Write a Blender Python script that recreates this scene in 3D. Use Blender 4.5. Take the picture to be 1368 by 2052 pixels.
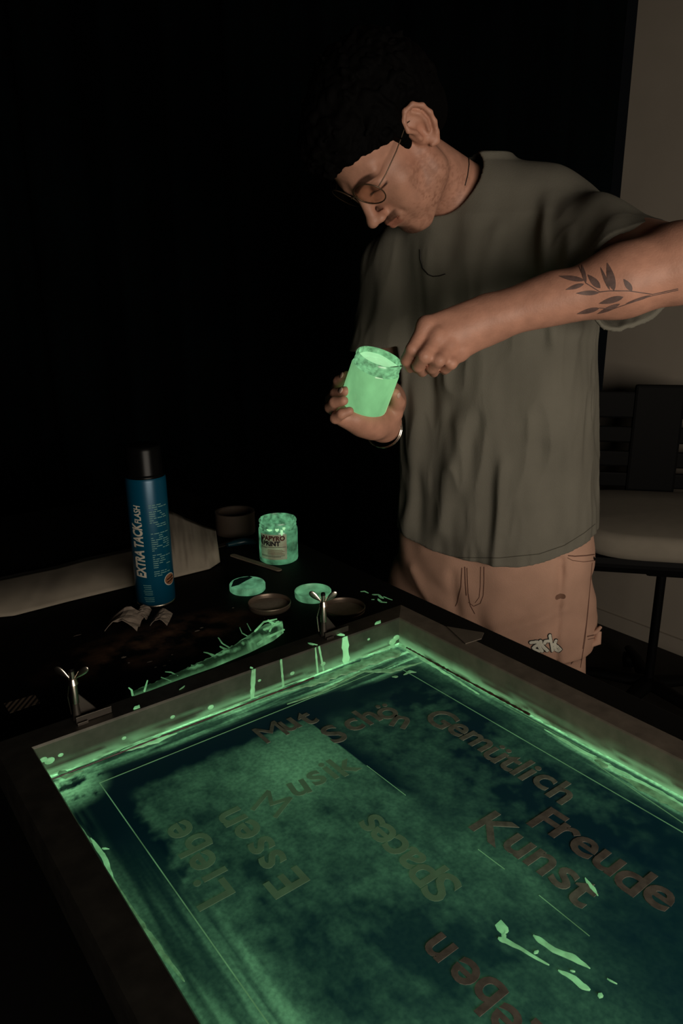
import bpy, bmesh, math, random
import numpy as np
from mathutils import Vector, Matrix
from mathutils.bvhtree import BVHTree
PI = math.pi
C = bpy.context.scene.collection
for o in list(bpy.data.objects): bpy.data.objects.remove(o)
random.seed(4)

# ------------------------------------------------------------------ camera
CAMZ = 1.30                      # eye height above the floor
TOP = CAMZ - .505                # table top
FABZ = CAMZ - .500               # stretched screen fabric
RIM = CAMZ - .460                # top of the screen's rails
F_, PITCH, ROLL, YAW = 1475., math.radians(16.88), -.0099, .64757
cp, sp = math.cos(PITCH), math.sin(PITCH)
fwd = np.array([0, cp, -sp]); rgt = np.array([1, 0, 0.]); upv = np.cross(rgt, fwd)
c_, s_ = math.cos(ROLL), math.sin(ROLL)
RX, RY = c_*rgt+s_*upv, -s_*rgt+c_*upv
CAM = np.array([0, 0, CAMZ])
cd = bpy.data.cameras.new('camera'); cam = bpy.data.objects.new('camera', cd); C.objects.link(cam)
cam.matrix_world = Matrix([[RX[i], RY[i], -fwd[i], CAM[i]] for i in range(3)]+[[0, 0, 0, 1]])
cd.sensor_fit = 'VERTICAL'; cd.sensor_height = 36.; cd.lens = F_/2052*36; cd.clip_start = .02
sc = bpy.context.scene; sc.camera = cam
# ------------------------------------------------------------------ light and exposure
sc.view_settings.view_transform = 'Standard'; sc.view_settings.look = 'None'
sc.view_settings.exposure = 0; sc.view_settings.gamma = 1; sc.view_settings.use_curve_mapping = False
w = bpy.data.worlds.new('world'); sc.world = w; w.use_nodes = True
w.node_tree.nodes['Background'].inputs[0].default_value = (.9, .95, 1, 1)
w.node_tree.nodes['Background'].inputs[1].default_value = .0015
def lamp(name, loc, tgt, power, size, col, sy=None, spread=180):
    l = bpy.data.lights.new(name, 'AREA'); l.energy = power; l.color = col
    l.shape = 'RECTANGLE'; l.size = size; l.size_y = sy or size; l.spread = math.radians(spread)
    o = bpy.data.objects.new(name, l); C.objects.link(o); o.location = loc
    o.rotation_euler = (Vector(tgt)-Vector(loc)).to_track_quat('-Z', 'Y').to_euler()
    return o
# the dim lamp of the room stands low, behind the photographer and to the right
lamp('dim_room_lamp', (.85, -.65, 1.12), (.35, 1.4, 1.05), 27, 1.3, (1, .88, .74), .75)

# ------------------------------------------------------------------ plane coordinates
D1 = np.array([math.cos(YAW), math.sin(YAW), 0]); D2 = np.array([-math.sin(YAW), math.cos(YAW), 0])
def E(a, b, z=0): return D1*a+D2*b+np.array([0, 0, z])
def ray(x, y): return RX*((x-684)/F_)-RY*((y-1026)/F_)+fwd
def on_z(x, y, z):
    d = ray(x, y); return CAM+d*((z-CAMZ)/d[2])
def on_y(x, y, Y):
    d = ray(x, y); return CAM+d*(Y/d[1])
def e_of(x, y, z):
    P = on_z(x, y, z); return float(P@D1), float(P@D2)

# ------------------------------------------------------------------ materials
def nt(name):
    m = bpy.data.materials.new(name); m.use_nodes = True
    return m, m.node_tree.nodes, m.node_tree.links, m.node_tree.nodes['Principled BSDF']
def mat(name, col, rough=.6, metal=0, noise=0, nscale=40, bump=0, bscale=200, spec=.5, emit=None, estr=0, attr=None, trans=0, coat=0):
    m, N, L, b = nt(name)
    b.inputs['Roughness'].default_value = rough; b.inputs['Metallic'].default_value = metal
    b.inputs['Specular IOR Level'].default_value = spec
    b.inputs['Base Color'].default_value = (*col, 1); b.inputs['Coat Weight'].default_value = coat
    b.inputs['Transmission Weight'].default_value = trans
    tc = N.new('ShaderNodeTexCoord')
    src = None
    if noise:
        n = N.new('ShaderNodeTexNoise'); n.inputs['Scale'].default_value = nscale; n.inputs['Detail'].default_value = 6
        L.new(tc.outputs['Object'], n.inputs['Vector'])
        r = N.new('ShaderNodeMapRange'); r.inputs[1].default_value = .3; r.inputs[2].default_value = .7
        r.inputs[3].default_value = 1-noise; r.inputs[4].default_value = 1+noise
        L.new(n.outputs[0], r.inputs[0])
        mx = N.new('ShaderNodeVectorMath'); mx.operation = 'SCALE'; mx.inputs[0].default_value = col
        L.new(r.outputs[0], mx.inputs['Scale']); src = mx.outputs[0]
    if attr:
        a = N.new('ShaderNodeAttribute'); a.attribute_name = attr
        mm = N.new('ShaderNodeVectorMath'); mm.operation = 'MULTIPLY'
        if src: L.new(src, mm.inputs[0])
        else: mm.inputs[0].default_value = col
        L.new(a.outputs['Color'], mm.inputs[1]); src = mm.outputs[0]
    if src: L.new(src, b.inputs['Base Color'])
    if bump:
        n = N.new('ShaderNodeTexNoise'); n.inputs['Scale'].default_value = bscale; n.inputs['Detail'].default_value = 4
        L.new(tc.outputs['Object'], n.inputs['Vector'])
        bp = N.new('ShaderNodeBump'); bp.inputs['Strength'].default_value = bump; bp.inputs['Distance'].default_value = .002
        L.new(n.outputs[0], bp.inputs['Height']); L.new(bp.outputs[0], b.inputs['Normal'])
    if emit:
        b.inputs['Emission Color'].default_value = (*emit, 1); b.inputs['Emission Strength'].default_value = estr
    return m
GLOWC = (.27, .74, .31)
def glow_mat(name, strength, base=(.10, .20, .10), lo=.55, hi=1.1, nscale=60, rough=.4, stretch=(1, 1, 1), col=GLOWC, attr=None):
    """afterglow ink: gives off light of its own, unevenly thick"""
    m, N, L, b = nt(name)
    b.inputs['Base Color'].default_value = (*base, 1); b.inputs['Roughness'].default_value = rough
    b.inputs['Emission Color'].default_value = (*col, 1)
    tc = N.new('ShaderNodeTexCoord'); mp = N.new('ShaderNodeMapping'); mp.inputs['Scale'].default_value = stretch
    n = N.new('ShaderNodeTexNoise'); n.inputs['Scale'].default_value = nscale; n.inputs['Detail'].default_value = 5
    L.new(tc.outputs['Object'], mp.inputs[0]); L.new(mp.outputs[0], n.inputs['Vector'])
    r = N.new('ShaderNodeMapRange'); r.inputs[1].default_value = .32; r.inputs[2].default_value = .68
    r.inputs[3].default_value = strength*lo; r.inputs[4].default_value = strength*hi
    L.new(n.outputs[0], r.inputs[0]); out = r.outputs[0]
    if attr:
        a = N.new('ShaderNodeAttribute'); a.attribute_name = attr
        k = N.new('ShaderNodeMath'); k.operation = 'MULTIPLY'; L.new(out, k.inputs[0]); L.new(a.outputs['Fac'], k.inputs[1]); out = k.outputs[0]
    L.new(out, b.inputs['Emission Strength'])
    return m
M = {}
M['wall'] = mat('plaster_wall', (.275, .24, .195), .9, noise=.05, nscale=6)
M['dark'] = mat('black_curtain', (.0014, .0032, .0036), .95, noise=.5, nscale=2, spec=.05)
M['floor'] = mat('dark_floor', (.02, .018, .016), .6, noise=.3, nscale=4, spec=.15)
M['black'] = mat('black_plastic', (.0016, .0016, .0016), .6, spec=.08)
M['tabletop'] = None
M['alu'] = mat('brushed_aluminium_dusty', (.12, .10, .08), .5, .3, noise=.15, nscale=30, spec=.3)
M['steel'] = mat('polished_steel', (.5, .45, .38), .22, 1)
M['steel_dark'] = mat('dull_steel', (.07, .06, .05), .4, .8)
M['skin'] = mat('skin', (.43, .215, .148), .5, noise=.10, nscale=55, bump=.15, bscale=350, attr='tint', spec=.35)
M['shirt'] = mat('sage_jersey', (.138, .130, .105), .92, noise=.10, nscale=9, bump=.35, bscale=700, spec=.15)
M['pants'] = mat('rose_canvas', (.45, .27, .195), .9, noise=.10, nscale=14, bump=.35, bscale=600, spec=.15)
M['hair'] = mat('black_hair', (.0012, .001, .0009), .8, spec=.05)
M['seam'] = mat('dark_rose_thread', (.13, .06, .04), .9)
M['cream'] = mat('cream_print', (.62, .60, .50), .8)
M['ink_black'] = mat('black_print', (.006, .006, .006), .8)
M['tattoo'] = mat('tattoo_ink', (.11, .065, .055), .6, noise=.35, nscale=90)
M['paper'] = mat('greyish_paper', (.26, .225, .175), .9, noise=.12, nscale=14)
M['wood'] = mat('pale_wood', (.22, .17, .12), .8, noise=.15, nscale=60)
M['cardboard'] = mat('brown_card', (.045, .03, .02), .8)
M['gold'] = mat('thin_gilt_metal', (.10, .065, .04), .35, .6)
M['seat'] = mat('grey_seat_fabric', (.21, .185, .145), .95, noise=.05, nscale=30)

# ------------------------------------------------------------------ mesh helpers
WM = {}                                   # world matrices of the things, kept by hand
def wm(o): return WM.get(o.name, Matrix.Identity(4))
def tag(o, label=None, cat=None, group=None, kind=None):
    if label: o['label'] = label
    if cat: o['category'] = cat
    if group: o['group'] = group
    if kind: o['kind'] = kind
    return o
def thing(name, loc, label, cat, group=None, rz=0, R=None):
    o = bpy.data.objects.new(name, None); C.objects.link(o); o.empty_display_size = .05
    mw = Matrix.Translation(Vector(loc)) @ (R.to_4x4() if R else Matrix.Rotation(rz, 4, 'Z'))
    o.matrix_world = mw; WM[o.name] = mw
    return tag(o, label, cat, group)
def add(name, V, Fc, m, parent=None, smooth=False, local=False):
    """one mesh object; V in world space unless local"""
    me = bpy.data.meshes.new(name); V = np.asarray(V, float)
    o = bpy.data.objects.new(name, me); C.objects.link(o)
    if parent is not None:
        o.parent = parent; WM[o.name] = wm(parent)
        if not local:
            inv = np.array(wm(parent).inverted()); V = V@inv[:3, :3].T+inv[:3, 3]
    me.from_pydata(V.tolist(), [], [list(map(int, f)) for f in Fc]); me.update()
    if smooth:
        me.polygons.foreach_set('use_smooth', [True]*len(me.polygons))
    if m: me.materials.append(m)
    return o
class MB:
    """collects solids that belong to one part"""
    def __init__(s): s.V = []; s.F = []
    def raw(s, V, Fc):
        k = len(s.V); s.V += [tuple(v) for v in V]; s.F += [[i+k for i in f] for f in Fc]; return s
    def box(s, c, size, R=None, bev=.0):
        c = np.array(c, float); h = np.array(size)/2
        if bev <= 0:
            P = [(x, y, z) for x in (-1, 1) for y in (-1, 1) for z in (-1, 1)]
            V = np.array(P)*h; Fc = [(0, 1, 3, 2), (4, 6, 7, 5), (0, 4, 5, 1), (2, 3, 7, 6), (0, 2, 6, 4), (1, 5, 7, 3)]
        else:
            bm = bmesh.new(); bmesh.ops.create_cube(bm, size=1)
            for v in bm.verts: v.co = Vector((v.co.x*size[0], v.co.y*size[1], v.co.z*size[2]))
            bmesh.ops.bevel(bm, geom=list(bm.edges), offset=bev, segments=2, affect='EDGES', profile=.6)
            bm.verts.ensure_lookup_table(); V = np.array([v.co[:] for v in bm.verts]); Fc = [[v.index for v in f.verts] for f in bm.faces]; bm.free()
        if R is not None: V = V@np.array(R).T
        return s.raw(V+c, Fc)
    def tube(s, P, r, n=10, cap=True, flat=None):
        P = [np.array(p, float) for p in P]; m = len(P)
        r = [r]*m if np.isscalar(r) else r
        T = [P[min(i+1, m-1)]-P[max(i-1, 0)] for i in range(m)]; T = [t/(np.linalg.norm(t)+1e-12) for t in T]
        a = np.cross(T[0], [0, 0, 1.]); a = a if np.linalg.norm(a) > .05 else np.cross(T[0], [0, 1., 0]); a /= np.linalg.norm(a)
        V = []; 
        for i in range(m):
            a = a-T[i]*(a@T[i]); a /= np.linalg.norm(a); b = np.cross(T[i], a)
            for k in range(n):
                t = 2*PI*k/n; V.append(P[i]+r[i]*(math.cos(t)*a+math.sin(t)*b*(flat or 1)))
        Fc = [[i*n+k, i*n+(k+1) % n, (i+1)*n+(k+1) % n, (i+1)*n+k] for i in range(m-1) for k in range(n)]
        if cap: Fc += [list(range(n))[::-1], [(m-1)*n+k for k in range(n)]]
        return s.raw(V, Fc)
    def lathe(s, prof, c, n=40, A=None, close=False):
        """prof: (radius, height) from the bottom outside in; A: 3x3 whose columns are the axes"""
        A = np.eye(3) if A is None else np.array(A); V = []
        for r, h in prof:
            for k in range(n):
                t = 2*PI*k/n; V.append(A@np.array([r*math.cos(t), r*math.sin(t), h])+c)
        m = len(prof); Fc = [[i*n+k, i*n+(k+1) % n, (i+1)*n+(k+1) % n, (i+1)*n+k] for i in range(m-1) for k in range(n)]
        if close: Fc += [[(m-1)*n+k, (m-1)*n+(k+1) % n, (k+1) % n, k] for k in range(n)]
        return s.raw(V, Fc)
    def prism(s, poly, z0, z1):
        """poly: world xy points counter-clockwise"""
        n = len(poly); V = [(p[0], p[1], z0) for p in poly]+[(p[0], p[1], z1) for p in poly]
        return s.raw(V, [list(range(n))[::-1], [n+i for i in range(n)]]+[[i, (i+1) % n, n+(i+1) % n, n+i] for i in range(n)])
    def build(s, name, m, parent=None, smooth=False, bevel=0):
        o = add(name, s.V, s.F, m, parent, smooth)
        if bevel:
            b = o.modifiers.new('bevel', 'BEVEL'); b.width = bevel; b.segments = 2; b.limit_method = 'ANGLE'
        if smooth: o.data.set_sharp_from_angle(angle=math.radians(50)) if hasattr(o.data, 'set_sharp_from_angle') else None
        return o
RE = np.array([D1, D2, [0, 0, 1.]]).T       # axes of the table

# value noise on arrays
def vnoise(P, scale, seed=0):
    P = np.asarray(P)*scale+seed*17.3; i = np.floor(P).astype(np.int64); f = P-i; f = f*f*(3-2*f)
    def h(x, y, z):
        n = (x*73856093) ^ (y*19349663) ^ (z*83492791); n = (n ^ (n >> 13))*1274126177; n = n & 0x7fffffff
        return ((n >> 8) & 0xffff)/65535.
    r = 0
    for a in (0, 1):
        for b in (0, 1):
            for c in (0, 1):
                wt = (f[:, 0] if a else 1-f[:, 0])*(f[:, 1] if b else 1-f[:, 1])*(f[:, 2] if c else 1-f[:, 2])
                r = r+wt*h(i[:, 0]+a, i[:, 1]+b, i[:, 2]+c)
    return r
def fbm(P, scale, seed=0, octv=4):
    r = 0; a = .5; t = 0
    for k in range(octv): r = r+a*vnoise(P, scale*2**k, seed+k); t += a; a *= .55
    return r/t
def sst(a, b, x):
    t = np.clip((x-a)/(b-a), 0, 1); return t*t*(3-2*t)

# ------------------------------------------------------------------ the room
def struct(o): return tag(o, kind='structure')
fl = MB(); fl.box((.3, 1, -.05), (7, 7, .1)); struct(fl.build('floor', M['floor']))
ce = MB(); ce.box((.3, 1, 2.85), (7, 7, .1)); struct(ce.build('ceiling', M['dark']))
# light wall on the right, running towards the camera beside the table
WR0 = np.array([.985, 2.78, 0]); WRD = -D2
def wall(name, a, b, m, th=.08, h=2.8, z0=0):
    a = np.array(a); b = np.array(b); d = (b-a)/np.linalg.norm(b-a); n = np.array([-d[1], d[0], 0])*th
    w_ = MB(); w_.prism([a[:2], b[:2], (b+n)[:2], (a+n)[:2]], z0, h)
    return struct(w_.build(name, m))
wr_end = WR0+WRD*4.2
wall('wall_right', WR0, wr_end, M['wall'])
wb_end = WR0+np.array([-4.2, .1, 0])
def curtain(name, a, b, m):
    a = np.array(a); b = np.array(b); L_ = np.linalg.norm(b-a); d = (b-a)/L_; n = np.array([-d[1], d[0], 0]); V = []; Fc = []
    k = int(L_/.03)
    for i in range(k+1):
        s = i/k*L_; off = .035*math.sin(s*23+1.5*math.sin(s*5))+.015*math.sin(s*61)
        for z in (.02, 2.8): V.append(a+d*s+n*off+np.array([0, 0, z]))
    Fc = [[2*i, 2*i+2, 2*i+3, 2*i+1] for i in range(k)]
    o = add(name, V, Fc, m, smooth=True); so = o.modifiers.new('s', 'SOLIDIFY'); so.thickness = .004
    return o
cu = curtain('wall_back', wb_end, WR0+D2*.06+D1*.02, M['dark']); struct(cu)
wall('wall_left', wb_end-np.array([0, 4.9, 0]), wb_end, M['dark'], th=.08)
sk = MB()
a = WR0-D1*.012; b = WR0+WRD*4.2-D1*.012
sk.prism([a[:2], b[:2], (b+D1*.012)[:2], (a+D1*.012)[:2]], 0, .06); struct(sk.build('baseboard_right', M['wall']))

# ------------------------------------------------------------------ work table
def table_top_mat():
    m, N, L, b = nt('black_worktop')
    b.inputs['Roughness'].default_value = .65; b.inputs['Specular IOR Level'].default_value = .12
    tc = N.new('ShaderNodeTexCoord')
    def noise(s, d=6):
        n = N.new('ShaderNodeTexNoise'); n.inputs['Scale'].default_value = s; n.inputs['Detail'].default_value = d; L.new(tc.outputs['Object'], n.inputs['Vector']); return n
    # worn brown patch of dried ink behind the screen, centred on the object's own coordinates
    mp = N.new('ShaderNodeMapping'); mp.vector_type = 'TEXTURE'; mp.inputs['Location'].default_value = (*PATCH, .79); mp.inputs['Scale'].default_value = (.17, .065, 1)
    L.new(tc.outputs['Object'], mp.inputs[0])
    ln = N.new('ShaderNodeVectorMath'); ln.operation = 'LENGTH'; L.new(mp.outputs[0], ln.inputs[0])
    r = N.new('ShaderNodeMapRange'); r.inputs[1].default_value = 1.2; r.inputs[2].default_value = .25; L.new(ln.outputs['Value'], r.inputs[0])
    n1 = noise(28, 9); r1 = N.new('ShaderNodeMapRange'); r1.inputs[1].default_value = .42; r1.inputs[2].default_value = .66; L.new(n1.outputs[0], r1.inputs[0])
    mu = N.new('ShaderNodeMath'); mu.operation = 'MULTIPLY'; L.new(r.outputs[0], mu.inputs[0]); L.new(r1.outputs[0], mu.inputs[1])
    mx = N.new('ShaderNodeMix'); mx.data_type = 'RGBA'; L.new(mu.outputs[0], mx.inputs['Factor'])
    mx.inputs['A'].default_value = (.0035, .0035, .0035, 1); mx.inputs['B'].default_value = (.15, .08, .045, 1)
    L.new(mx.outputs['Result'], b.inputs['Base Color'])
    return m
t_root = E(.10, .75, 0)
T = thing('work_table', t_root, 'long black work table carrying the screen, spray can and jars', 'table', rz=YAW)
def inT(P): return (wm(T).inverted() @ Vector(P))
pc = inT(on_z(330, 1283, TOP)); PATCH = (pc.x, pc.y)
M['tabletop'] = table_top_mat()
tb = MB(); TE = [(-.62, -.35), (.805, -.35), (.805, 1.80), (-.62, 1.80)]
tb.prism([E(a, b)[:2] for a, b in TE], TOP-.035, TOP); tb.build('tabletop', M['tabletop'], T, bevel=.003)
ap = MB(); ap.prism([E(a, b)[:2] for a, b in [(-.56, -.29), (.745, -.29), (.745, 1.74), (-.56, 1.74)]], TOP-.115, TOP-.036); ap.build('apron', M['black'], T)
for a, b in ((-.53, -.26), (.715, -.26), (.715, 1.71), (-.53, 1.71)):
    l_ = MB(); l_.box(E(a, b, (TOP-.115)/2), (.05, .05, TOP-.115), R=RE, bev=.004); l_.build('leg', M['black'], T)

# ------------------------------------------------------------------ silk screen
S = thing('printing_screen', E(.4, .39, TOP), 'large metal-framed silk screen, blue fabric lettered and smeared with glowing green ink', 'printing screen', rz=YAW)
A0, A1, B0, B1, RW = .1445, .658, -.02, .733, .0345      # inner opening and rail width
def frame_glow(P):
    """how thick the afterglow ink lies on the inner faces of the rails: thicker low down and on the far rails"""
    return P
def rail(pts_in, pts_out, seed, label=None):
    """pts: ends of the rail's inner and outer edge (e1,e2)"""
    (a0, b0), (a1, b1) = pts_in; (c0, d0), (c1, d1) = pts_out
    L_ = math.hypot(a1-a0, b1-b0); n = max(2, int(L_/.004)); V = []
    prof = [(1, .0), (1, 1-.06), (.94, 1), (.5, .985), (.06, 1), (0, .94), (0, 0)]   # across: 0 inner .. 1 outer ; height 0..1
    prof = [(1, 0), (1, .93), (.95, 1), (.05, 1), (0, .94)]+[(0, .94*(1-k/10)) for k in range(1, 11)]
    m = len(prof)
    for i in range(n+1):
        t = i/n
        pi = np.array([a0+(a1-a0)*t, b0+(b1-b0)*t]); po = np.array([c0+(c1-c0)*t, d0+(d1-d0)*t])
        for u, h in prof:
            q = pi+(po-pi)*u; V.append(E(q[0], q[1], TOP+.002+h*(RIM-TOP-.002)))
    Fc = [[i*m+k, i*m+(k+1) % m, (i+1)*m+(k+1) % m, (i+1)*m+k] for i in range(n) for k in range(m)]
    Fc += [list(range(m))[::-1], [n*m+k for k in range(m)]]
    V = np.array(V)
    o = add('rail', V, Fc, M['rail_matte' if seed == 2 else 'rail'], S)
    u = np.tile([p[0] for p in prof], n+1); h = np.tile([p[1] for p in prof], n+1)
    s = np.repeat(np.arange(n+1)/n*L_, m)
    Q = np.stack([s*.18, h*.35, np.zeros_like(s)+seed], 1)
    streak = fbm(Q, 90, seed, 4); blot = fbm(np.stack([s, h*.04, np.zeros_like(s)], 1), 26, seed+3, 4)
    g = (u < .01)*(.035+.25*sst(.75, .1, h)*sst(.42, .62, streak)*sst(.35, .6, blot)+.9*sst(.48, .05, h)*sst(.36, .54, streak))
    at = o.data.attributes.new('glow', 'FLOAT', 'POINT'); at.data.foreach_set('value', g.astype(np.float32))
    return o
def glow_attr_mat(name, base, rough, metal, strength, col=GLOWC, noise=.25, nscale=45, bump=0):
    m = mat(name, base, rough, metal, noise=noise, nscale=nscale, bump=bump, spec=.3)
    N = m.node_tree.nodes; L = m.node_tree.links; b = N['Principled BSDF']
    a = N.new('ShaderNodeAttribute'); a.attribute_name = 'glow'
    k = N.new('ShaderNodeMath'); k.operation = 'MULTIPLY'; k.inputs[1].default_value = strength
    L.new(a.outputs['Fac'], k.inputs[0]); L.new(k.outputs[0], b.inputs['Emission Strength']); b.inputs['Emission Color'].default_value = (*col, 1)
    return m
M['rail'] = glow_attr_mat('inked_aluminium', (.095, .088, .075), .42, .85, .42)
M['rail_matte'] = glow_attr_mat('matte_brown_rail', (.105, .085, .066), .7, 0, .42)  # lighter matte brown, used on the right rail alone; the others are dark metal
O0, O1, P0, P1 = A0-RW, A1+RW, B0-RW, B1+RW
rail([(A0, B1), (A1, B1)], [(O0, P1), (O1, P1)], 1)
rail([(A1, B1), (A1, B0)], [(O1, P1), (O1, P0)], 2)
rail([(A1, B0), (A0, B0)], [(O1, P0), (O0, P0)], 3)
rail([(A0, B0), (A0, B1)], [(O0, P0), (O0, P1)], 4)
# the stretched fabric with its haze of ink
res = .002
aa = np.arange(A0-.004, A1+.0041, res); bb = np.arange(B0-.004, B1+.0041, res)
GA, GB = np.meshgrid(aa, bb, indexing='ij'); na, nb = GA.shape
ga, gb = GA.ravel(), GB.ravel(); P2 = np.stack([ga, gb, ga*0], 1)
V = np.stack([D1[0]*ga+D2[0]*gb, D1[1]*ga+D2[1]*gb, ga*0+FABZ], 1)
idx = np.arange(na*nb).reshape(na, nb)
Fc = np.stack([idx[:-1, :-1], idx[1:, :-1], idx[1:, 1:], idx[:-1, 1:]], -1).reshape(-1, 4)
cl = fbm(P2, 14, 5, 5); fine = fbm(P2, 70, 9, 4); grain = fbm(P2*[1, .35, 1], 160, 13, 3)
sheet = sst(.205, .216, ga+.012*(fine-.5)-.012*sst(.5, .3, gb)+.03*sst(.34, .1, gb)*0)*sst(.438, .436-.0+.0, ga) if False else None
edgeR = .4365+.055*sst(.52, .30, gb)+.10*sst(.36, .2, gb)
soft = .0015+.045*sst(.53, .40, gb)
sheet = sst(.203, .221, ga+.03*(fine-.5)+.02*(cl-.5))*np.clip((edgeR-ga+.05*(cl-.5)*sst(.53, .4, gb))/soft, 0, 1)*sst(.659, .645, gb+.02*(fine-.5))
hot = np.exp(-(((ga-.375)/.06)**2+((gb-.585)/.05)**2))
haze = sheet*np.clip(.052+.14*(cl-.5)+.07*(fine-.5)+.04*(grain-.5)-.035*sst(.55, .75, fbm(P2, 9, 77, 3))+.115*hot+.012*sst(.3, .2, gb), .012, 1)
right = (1-sheet)*sst(.435, .47, ga)*sst(.655, .60, gb)*np.clip(.012+.11*(cl-.48)+.05*(fine-.5)+.02*(fine-.5), .001, 1)
right += (1-sheet)*.02*sst(.28, .16, gb)*sst(.2, .3, ga)
# left strip between rail and film line: ink drawn lengthwise by the squeegee
ls = sst(A0+.062, A0+.045, ga-.02*sst(.62, .4, gb))*sst(.62, .42, gb)
strk = fbm(P2*[1, .07, 1], 150, 21, 3)
left = ls*(.02+.13*sst(.35, .75, strk)*(.4+.6*sst(.55, .3, gb))+.06*sst(.45, .3, gb))
left += .06*sst(A0+.03, A0+.01, ga)*sst(.3, .7, strk)
edgeL = .55*sst(A0+.0045, A0+.0015, ga)*(.25+.75*sst(.4, .6, fbm(P2*[1, .2, 1], 60, 31)))
# far strip: streaks along the rail
st2 = fbm(P2*[.07, 1, 1], 170, 41, 3); run = fbm(P2*[1, .1, 1], 22, 44, 3)
dist = B1-gb
far = sst(.040, .012, dist-.034*sst(.40, .60, ga)+.01*sst(.3, .15, ga))*(.10+.95*sst(.42, .66, st2))*(.55+.45*sst(.35, .5, run))*.62
far += .85*sst(.005, .002, dist)*sst(.3, .45, run)
cx = sst(.05, .0, np.hypot(ga-A0-.02, gb-B1+.03))*sst(.42, .55, fine)*.5
rd = A1-ga; st3 = fbm(P2*[1, .07, 1], 170, 51, 3); run3 = fbm(P2*[.1, 1, 1], 14, 54, 3)
rt = sst(.030, .003, rd-.012*sst(.45, .3, gb))*(.06+.9*sst(.45, .68, st3))*(.35+.65*sst(.4, .6, run3))*.6*(.35+.65*sst(.62, .5, gb)*1)
rt += .75*sst(.006, .002, rd)
rt += .02*sst(.05, .03, rd)
thin = 1-.85*sst(.37, .47, ga+.3*(.25-gb)+.05*(cl-.5))*sst(.36, .24, gb+.05*(fine-.5)); haze *= thin; right *= thin
g = haze+right+left+edgeL+far+cx+rt
o = add('fabric', V, Fc, None, S)
def fabric_mat():
    m, N, L, b = nt('inked_screen_fabric')
    a = N.new('ShaderNodeAttribute'); a.attribute_name = 'glow'
    b.inputs['Roughness'].default_value = .55; b.inputs['Specular IOR Level'].default_value = .2
    tc = N.new('ShaderNodeTexCoord'); n = N.new('ShaderNodeTexNoise'); n.inputs['Scale'].default_value = 30; n.inputs['Detail'].default_value = 6
    L.new(tc.outputs['Object'], n.inputs['Vector'])
    mx = N.new('ShaderNodeMix'); mx.data_type = 'RGBA'; L.new(n.outputs[0], mx.inputs['Factor'])
    mx.inputs['A'].default_value = (.0, .030, .060, 1); mx.inputs['B'].default_value = (.0, .040, .050, 1)
    L.new(mx.outputs['Result'], b.inputs['Base Color'])
    b.inputs['Emission Color'].default_value = (*GLOWC, 1)
    n2 = N.new('ShaderNodeTexNoise'); n2.inputs['Scale'].default_value = 260; n2.inputs['Detail'].default_value = 4; L.new(tc.outputs['Object'], n2.inputs['Vector'])
    r = N.new('ShaderNodeMapRange'); r.inputs[1].default_value = .3; r.inputs[2].default_value = .7; r.inputs[3].default_value = .72; r.inputs[4].default_value = 1.28; L.new(n2.outputs[0], r.inputs[0])
    k = N.new('ShaderNodeMath'); k.operation = 'MULTIPLY'; L.new(a.outputs['Fac'], k.inputs[0]); L.new(r.outputs[0], k.inputs[1])
    L.new(k.outputs[0], b.inputs['Emission Strength'])
    # thin haze looks yellower green, thick ink purer
    cr = N.new('ShaderNodeValToRGB'); cr.color_ramp.elements[0].position = 0; cr.color_ramp.elements[0].color = (.27, .80, .35, 1)
    cr.color_ramp.elements[1].position = .4; cr.color_ramp.elements[1].color = (*GLOWC, 1)
    L.new(a.outputs['Fac'], cr.inputs[0]); L.new(cr.outputs[0], b.inputs['Emission Color'])
    return m
M['fabric'] = fabric_mat(); o.data.materials.append(M['fabric'])
at = o.data.attributes.new('glow', 'FLOAT', 'POINT'); at.data.foreach_set('value', g.astype(np.float32))
M['glow_thin'] = glow_mat('thin_glow_line', .22, nscale=30, lo=.5)
M['glow'] = glow_mat('glow_ink', .50, nscale=70, lo=.5, hi=1.15)
M['glow_dim'] = glow_mat('dull_glow_ink', .20, nscale=90, lo=.35, hi=1.3)
M['glow_hot'] = glow_mat('fresh_glow_ink', .80, nscale=50, lo=.8, hi=1.1)
# printed film line
fl_ = MB()
def strip(mb, P, wd, z, h=.0004):
    for (a, b), (c, d) in zip(P[:-1], P[1:]):
        t = np.array([c-a, d-b]); t = t/np.linalg.norm(t)*wd/2; n = np.array([-t[1], t[0]])
        q = [(a-t[0]+n[0], b-t[1]+n[1]), (a-t[0]-n[0], b-t[1]-n[1]), (c+t[0]-n[0], d+t[1]-n[1]), (c+t[0]+n[0], d+t[1]+n[1])]
        mb.prism([E(*k)[:2] for k in q], z, z+h)
FA, FB = e_of(199.6, 1569.6, FABZ), e_of(789, 1332, FABZ)
strip(fl_, [(FA[0], .04), (FA[0], FA[1]), (FB[0], FB[1]), (FB[0], .04), (FA[0], .04)], .0009, FABZ+.0002)
fl_.build('film_line', M['glow_thin'], S)
for p, q, w_ in (((1180, 1523), (1368, 1650), .0008), ((1010, 1413), (1180, 1507), .0008), ((735, 1535), (812, 1594), .0006), ((958, 1703), (1010, 1742), .0006), ((1080, 1795), (1180, 1876), .0006)):
    k = MB(); strip(k, [e_of(*p, FABZ), e_of(*q, FABZ)], w_, FABZ+.0002); k.build('scratch_line', M['glow_thin'], S)

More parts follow.
